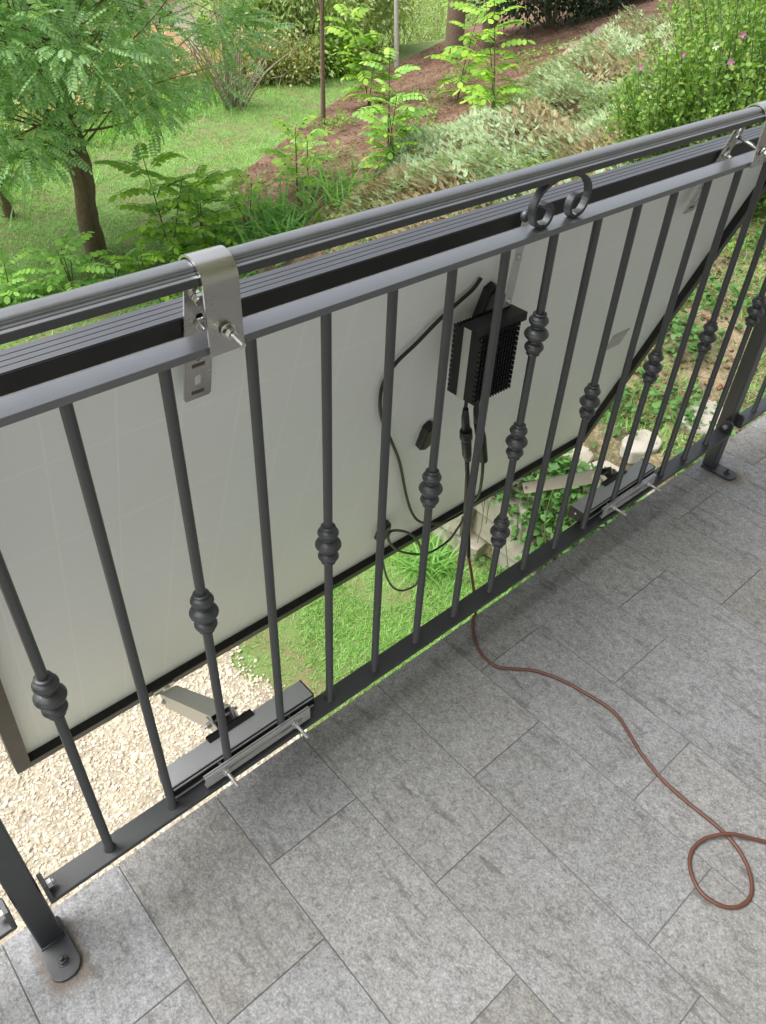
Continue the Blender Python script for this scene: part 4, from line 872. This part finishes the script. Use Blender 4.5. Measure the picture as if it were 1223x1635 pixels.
bl = [(6.4, 13.4, (1.0, .9, .55), 'dry_bush_leaf', 'dry olive-tan bush beyond the lawn, leftmost under the feathery tree'), (7.6, 14.0, (1.1, .9, .8), 'dry_bush_leaf', 'dry tan bush behind the bare bush'), (5.2, 13.2, (1.0, .9, .5), 'dry_bush_leaf', 'tan bush behind the trunk of the feathery tree'), (8.9, 13.2, (.8, .7, .6), 'dry_bush_leaf', 'low tan bush between bare bush and olive-green tree'),
      (9.9, 13.0, (.7, .6, .5), 'dry_bush_leaf', 'low tan bush at the foot of the olive-green tree'), (3.6, 12.2, (1.1, .8, .8), 'olive_leaf', 'green bush behind the left trunk'), (2.2, 11.5, (1.0, .8, .8), 'olive_leaf', 'green bush at the far left rim of the lawn'), (11.9, 13.9, (.8, .7, .7), 'olive_leaf', 'green bush left of the birch trunk at the ridge'), (14.2, 15.4, (1.1, .9, 1.1), 'olive_leaf', 'green bush right of the birch trunk at the ridge'), (10.9, 12.9, (.5, .5, .55), 'sapling_leaf', 'yellow-green bush at the end of the lawn'), (16.5, 17.0, (1.6, 1.2, 1.5), 'olive_leaf', 'tall green bush behind the ridge left of the thick trunk'), (19.0, 18.6, (1.8, 1.3, 1.7), 'olive_leaf', 'green bush behind the ridge right of the thick trunk'), (22.0, 19.5, (2.0, 1.4, 1.8), 'hibiscus_leaf', 'green bush beyond the dark hedge'), (14.6, 19.0, (1.8, 1.3, 1.9), 'sapling_leaf', 'bright yellow-green bush behind the birch trunk')]
for (x, y, r_, mt, lb) in bl: bush(x, y, r_, 3600, .09, mt, lb, group=g, clumps=60)
bush(15.9, 11.6, (2.2, 1.2, 1.7), 9000, .13, 'hedge_leaf', 'dark dense hedge at the top of the slope', 'hedge', name='hedge', clumps=110)
bush(18.6, 11.9, (2.4, 1.2, 1.6), 9000, .13, 'hedge_leaf', 'dark hedge bush continuing to the right at the top of the slope', 'hedge', name='hedge', clumps=110)
# flowering shrubs at the right
def hibiscus(x, y, rad, n, label, flowers):
    t = thing('flowering_shrub', label, 'shrub', (x, y, gz(x, y)), 'flowering shrubs'); z = gz(x, y); m_ = MB(); P_, D_ = [], []
    for i in range(n):
        a, rr = rng.uniform(0, 6.28), math.sqrt(rng.random()); d = Vector((math.cos(a)*rr*rad[0], math.sin(a)*rr*rad[1], rad[2]*(1.15-.5*rr*rr)*rng.uniform(.75, 1.1))); b0 = Vector((x+d.x*.25, y+d.y*.25, z-.03)); e1 = Vector((x, y, z))+d
        mid = (b0+e1)/2+Vector(rng.normal(0, .05, 3)); pth = smooth_path([b0, mid, e1], 6); m_.tube(pth, [.008*(1-.7*k/12) for k in range(13)], 4, caps=False)
        for q in range(105):
            u = rng.uniform(.12, 1)**.8; p = pth[int(u*12)]; P_.append(np.array(p)+rng.normal(0, .035, 3)); D_.append(np.array(d.normalized())*.6+randdir(1)[0])
    m_.build('branches', 'green_stem', t, normals=False); V, F = leafset(OVAL, np.array(P_), np.array(D_), .037, 1.2); big_mesh('foliage', V, F, 'hibiscus_leaf', t)
    for (fx, fy, fz, mt) in flowers:
        fl = MB(); c = Vector((fx, fy, fz)); nn = (Vector((0, -.69, 1.2))-c).normalized(); q = nn.to_track_quat('Z', 'Y').to_matrix()
        for k in range(5):
            a = 2*PI*k/5; vs = [c+q @ (Vector(v)*.62) for v in ((0, 0, 0), (.022*math.cos(a-.45), .022*math.sin(a-.45), .010), (.036*math.cos(a-.2), .036*math.sin(a-.2), .014), (.036*math.cos(a+.25), .036*math.sin(a+.25), .016), (.022*math.cos(a+.5), .022*math.sin(a+.5), .010))]
            fl.add(vs, [(0, 1, 2, 3, 4)])
        fl.build('flower', mt, t, normals=False)
hibiscus(5.95, 2.55, (.62, .62, 1.15), 80, 'leafy green shrub with two pink flowers beside the juniper, nearest the balcony', ((5.50, 2.72, .12, 'pink_petal'), (5.55, 2.45, .24, 'pink_petal')))
hibiscus(6.0, 2.05, (.8, .7, 1.45), 110, 'leafy green shrub with pink and white flowers at the right edge', ((5.45, 2.02, .42, 'pink_petal'), (5.36, 2.0, .28, 'pink_petal'), (5.40, 2.15, .34, 'white_petal')))
hibiscus(7.9, 3.1, (1.0, 1.0, 1.3), 110, 'leafy shrub without open flowers behind the two flowering ones', ())
hibiscus(9.6, 3.9, (1.2, 1.2, 1.3), 90, 'farthest leafy shrub at the upper right', ())
# creeping juniper
def spray_template():
    V, F = [], []
    for i in range(9):
        u = i/8
        for s_ in (-1, 1, 0):
            L = .34*(1-.55*u) if s_ else .2; b = np.array([u*.9, 0, .1*u]); d = np.array([.75, s_*.7, .25 if s_ else .8]); d /= np.linalg.norm(d); w_ = np.cross(d, [0, 0, 1.]) if s_ else np.array([0, 1., 0]); w_ /= np.linalg.norm(w_); k = len(V)
            V += [b-w_*.035, b+w_*.035, b+d*L+w_*.010, b+d*L-w_*.010]; F.append((k, k+1, k+2, k+3))
    return np.array(V), np.array(F)
SPR = spray_template()
def juniper(cx, cy, rx, ry, rot, n, label, dry):
    t = thing('juniper', label, 'juniper', (cx, cy, gz(cx, cy)), 'creeping junipers on the slope'); n = int(n*2.6); a = rng.uniform(0, 2*PI, n); r = np.sqrt(rng.random(n)); lx, ly = r*np.cos(a)*rx, r*np.sin(a)*ry
    x = cx+lx*math.cos(rot)-ly*math.sin(rot); y = cy+lx*math.sin(rot)+ly*math.cos(rot); hump = np.array([.30+.13*math.sin(3.3*p+1.9*q)+.12*math.sin(-2.1*p+4.3*q+1)+.07*math.sin(7*p-5*q) for p, q in zip(x, y)])*(1-r**3*.75)
    depth = rng.random(n)**2; z = np.array([gz(p, q) for p, q in zip(x, y)])+hump*(1-.55*depth)
    aa = 1.2+1.0*np.sin(x*1.7+y*2.3)+rng.normal(0, .7, n)+PI*.35; d = np.stack([np.cos(aa), np.sin(aa), rng.uniform(.0, .75, n)], 1)
    isd = np.array([math.sin(2.7*p-1.3*q+.5)+math.sin(1.1*p+3.7*q) for p, q in zip(x, y)])+rng.normal(0, .5, n) > dry
    isd |= depth > .72
    for nm, k in (('foliage', ~isd), ('dry_foliage', isd)):
        V, F = scatter(SPR[0], SPR[1], np.stack([x, y, z], 1)[k], frames(d[k], rng.uniform(-.6, .6, k.sum())), rng.uniform(.055, .11, k.sum())); big_mesh(nm, V, F, 'juniper_spray' if nm == 'foliage' else 'juniper_dry', t)
juniper(5.6, 4.75, 1.1, .8, .5, 1300, 'blue-green and tan creeping juniper nearest the handrail', .2)
juniper(6.9, 5.5, 1.3, .9, .5, 1500, 'creeping juniper below the slender saplings, mostly grey-green', 1.1)
juniper(6.7, 3.9, 1.3, .9, .4, 1500, 'creeping juniper with brown dry patches beside the flowering shrub', .0)
juniper(8.3, 5.2, 1.6, 1.1, .55, 1900, 'thick grey-green creeping juniper in the middle of the slope', 1.0)
juniper(10.3, 6.3, 1.7, 1.1, .5, 1700, 'upper creeping juniper below the bare earth', .9)
juniper(9.2, 4.5, 1.5, 1.0, .4, 1500, 'creeping juniper running in behind the flowering shrubs', .7)
juniper(12.6, 7.0, 1.9, 1.2, .4, 1500, 'farthest creeping juniper beside the bare earth, behind the shrubs', .9)
# ------------------------------------------------------------------ valley: houses, street, cars, far hills
def house(x, y, z, wx, wy, h, rot, wallm, label, roof=True):
    t = thing('house', label, 'house', (x, y, z), 'houses in the valley'); Rz = Matrix.Rotation(rot, 3, 'Z'); c = Vector((x, y, z)); fr = lambda p: c+Rz @ p
    m_ = MB(); m_.add([fr(Vector(p)) for p in ((-wx/2, -wy/2, -1), (wx/2, -wy/2, -1), (wx/2, wy/2, -1), (-wx/2, wy/2, -1), (-wx/2, -wy/2, h), (wx/2, -wy/2, h), (wx/2, wy/2, h), (-wx/2, wy/2, h))], [(3, 2, 1, 0), (4, 5, 6, 7), (0, 1, 5, 4), (1, 2, 6, 5), (2, 3, 7, 6), (3, 0, 4, 7)]); m_.build('wall', wallm, t)
    e = .5; r = 1.6; m_ = MB(); m_.add([fr(Vector(p)) for p in ((-wx/2-e, -wy/2-e, h-.05), (wx/2+e, -wy/2-e, h-.05), (wx/2+e, wy/2+e, h-.05), (-wx/2-e, wy/2+e, h-.05), (-wx/2+1, 0, h+r), (wx/2-1, 0, h+r))], [(3, 2, 1, 0), (0, 1, 5, 4), (2, 3, 4, 5), (1, 2, 5), (3, 0, 4)]); m_.build('roof', 'roof_red', t)
    for fl_ in range(int(h//2.9)):
        for k in range(int(wx//2.6)):
            cx = -wx/2+1.5+k*2.6
            m_ = MB(); zz = .9+fl_*2.9
            for (a_, b_) in (((cx-.45, -wy/2-.04, zz), (cx+.45, -wy/2+.06, zz+1.3)),):
                p = [Vector((u, v, w__)) for w__ in (a_[2], b_[2]) for u, v in ((a_[0], a_[1]), (b_[0], a_[1]), (b_[0], b_[1]), (a_[0], b_[1]))]; m_.add([fr(q) for q in p], [(3, 2, 1, 0), (4, 5, 6, 7), (0, 1, 5, 4), (1, 2, 6, 5), (2, 3, 7, 6), (3, 0, 4, 7)])
            m_.build('window', 'window_dark', t)
house(30.5, 55.0, -12.2, 9, 7, 5.8, -.5, 'house_white', 'white house in the valley seen through the feathery tree')
house(20.5, 42.5, -11.2, 7, 6, 3.6, -.3, 'house_orange', 'low house with red roof just right of the tree trunk')
house(37.5, 66.0, -12.2, 11, 8, 6.5, -.6, 'house_grey', 'grey house behind the white one in the valley')
house(44.5, 63.0, -12.2, 9, 8, 6.0, -.7, 'house_orange', 'orange-walled house in the valley below the overhanging branch')
house(14.5, 60.0, -12.2, 10, 8, 6.2, -.2, 'house_white', 'pale house in the valley far left behind the crown')
house(55.0, 92.0, -12.2, 13, 9, 7.0, -.6, 'house_white', 'large pale house farthest away in the valley')
gp = []; xs = np.arange(-9, 9.1, 1.5); k = len(xs)
for b in xs:
    for a in xs: X = 25.5+a; Y = 46.5+b*.55-a*.25; gp.append((X, Y, lawn_z(X, Y)+.08))
finish(big_mesh('valley_street', np.array(gp), np.array([(j*k+i, j*k+i+1, (j+1)*k+i+1, (j+1)*k+i) for j in range(k-1) for i in range(k-1)]), 'asphalt_pink'), kind='structure')
def car(x, y, rot, paint, label):
    z = lawn_z(x, y)+.1; t = thing('parked_car', label, 'car', (x, y, z), 'cars parked in the valley'); R = Matrix.Rotation(rot, 3, 'Z'); c = Vector((x, y, z)); fr = lambda p: c+R @ Vector((p.x, p.z, p.y))
    m_ = MB(); m_.prism([(-2, .3), (2, .3), (2.05, .75), (1.1, .92), (-1.85, .95), (-2.05, .7)], -.85, .85, fr); m_.build('body', paint, t, bevel=.06)
    m_ = MB(); m_.prism([(-1.7, .93), (1.0, .90), (.4, 1.42), (-1.3, 1.45)], -.74, .74, fr); m_.build('cabin', 'window_dark', t, bevel=.05)
    m_ = MB(); m_.prism([(-1.25, 1.44), (.36, 1.42), (.3, 1.48), (-1.2, 1.50)], -.72, .72, fr); m_.build('roof', paint, t, bevel=.02)
    for wx in (-1.3, 1.3):
        for wy in (-.8, .8): m_ = MB(); m_.prism([(wx+.32*math.cos(i*PI/8), .32+.32*math.sin(i*PI/8)) for i in range(16)], wy-.1, wy+.1, fr); m_.build('wheel', 'black_rubber', t)
car(27.3, 48.0, .3, 'car_white', 'white car parked on the valley street')
car(24.8, 48.8, .2, 'car_red', 'orange-red car parked beside the white one')
for i, (x, y, lb) in enumerate(((12, 30, 'far green tree in the valley left of the houses'), (40, 52, 'far green tree in the valley right of the orange house'), (33, 42, 'green tree on the slope below the valley street'), (48, 75, 'tree between the farthest valley houses'), (22, 60, 'tree behind the red-roofed house'), (60, 70, 'large tree at the right of the valley'), (25, 33, 'round tree standing before the valley street at the right'), (70, 110, 'distant tree at the foot of the far hill'), (50, 120, 'distant tree behind the large pale house'), (9, 24, 'bushy tree below the lawn at the left'), (30, 36, 'dense tree below the lawn at the right'))):
    z = lawn_z(x, y); tree(x, y, 3.5, .2, (x, y, z+3.6), (2.6, 2.6, 2.3), 2600, .34, 'olive_leaf', lb, clumps=50, nl=8)
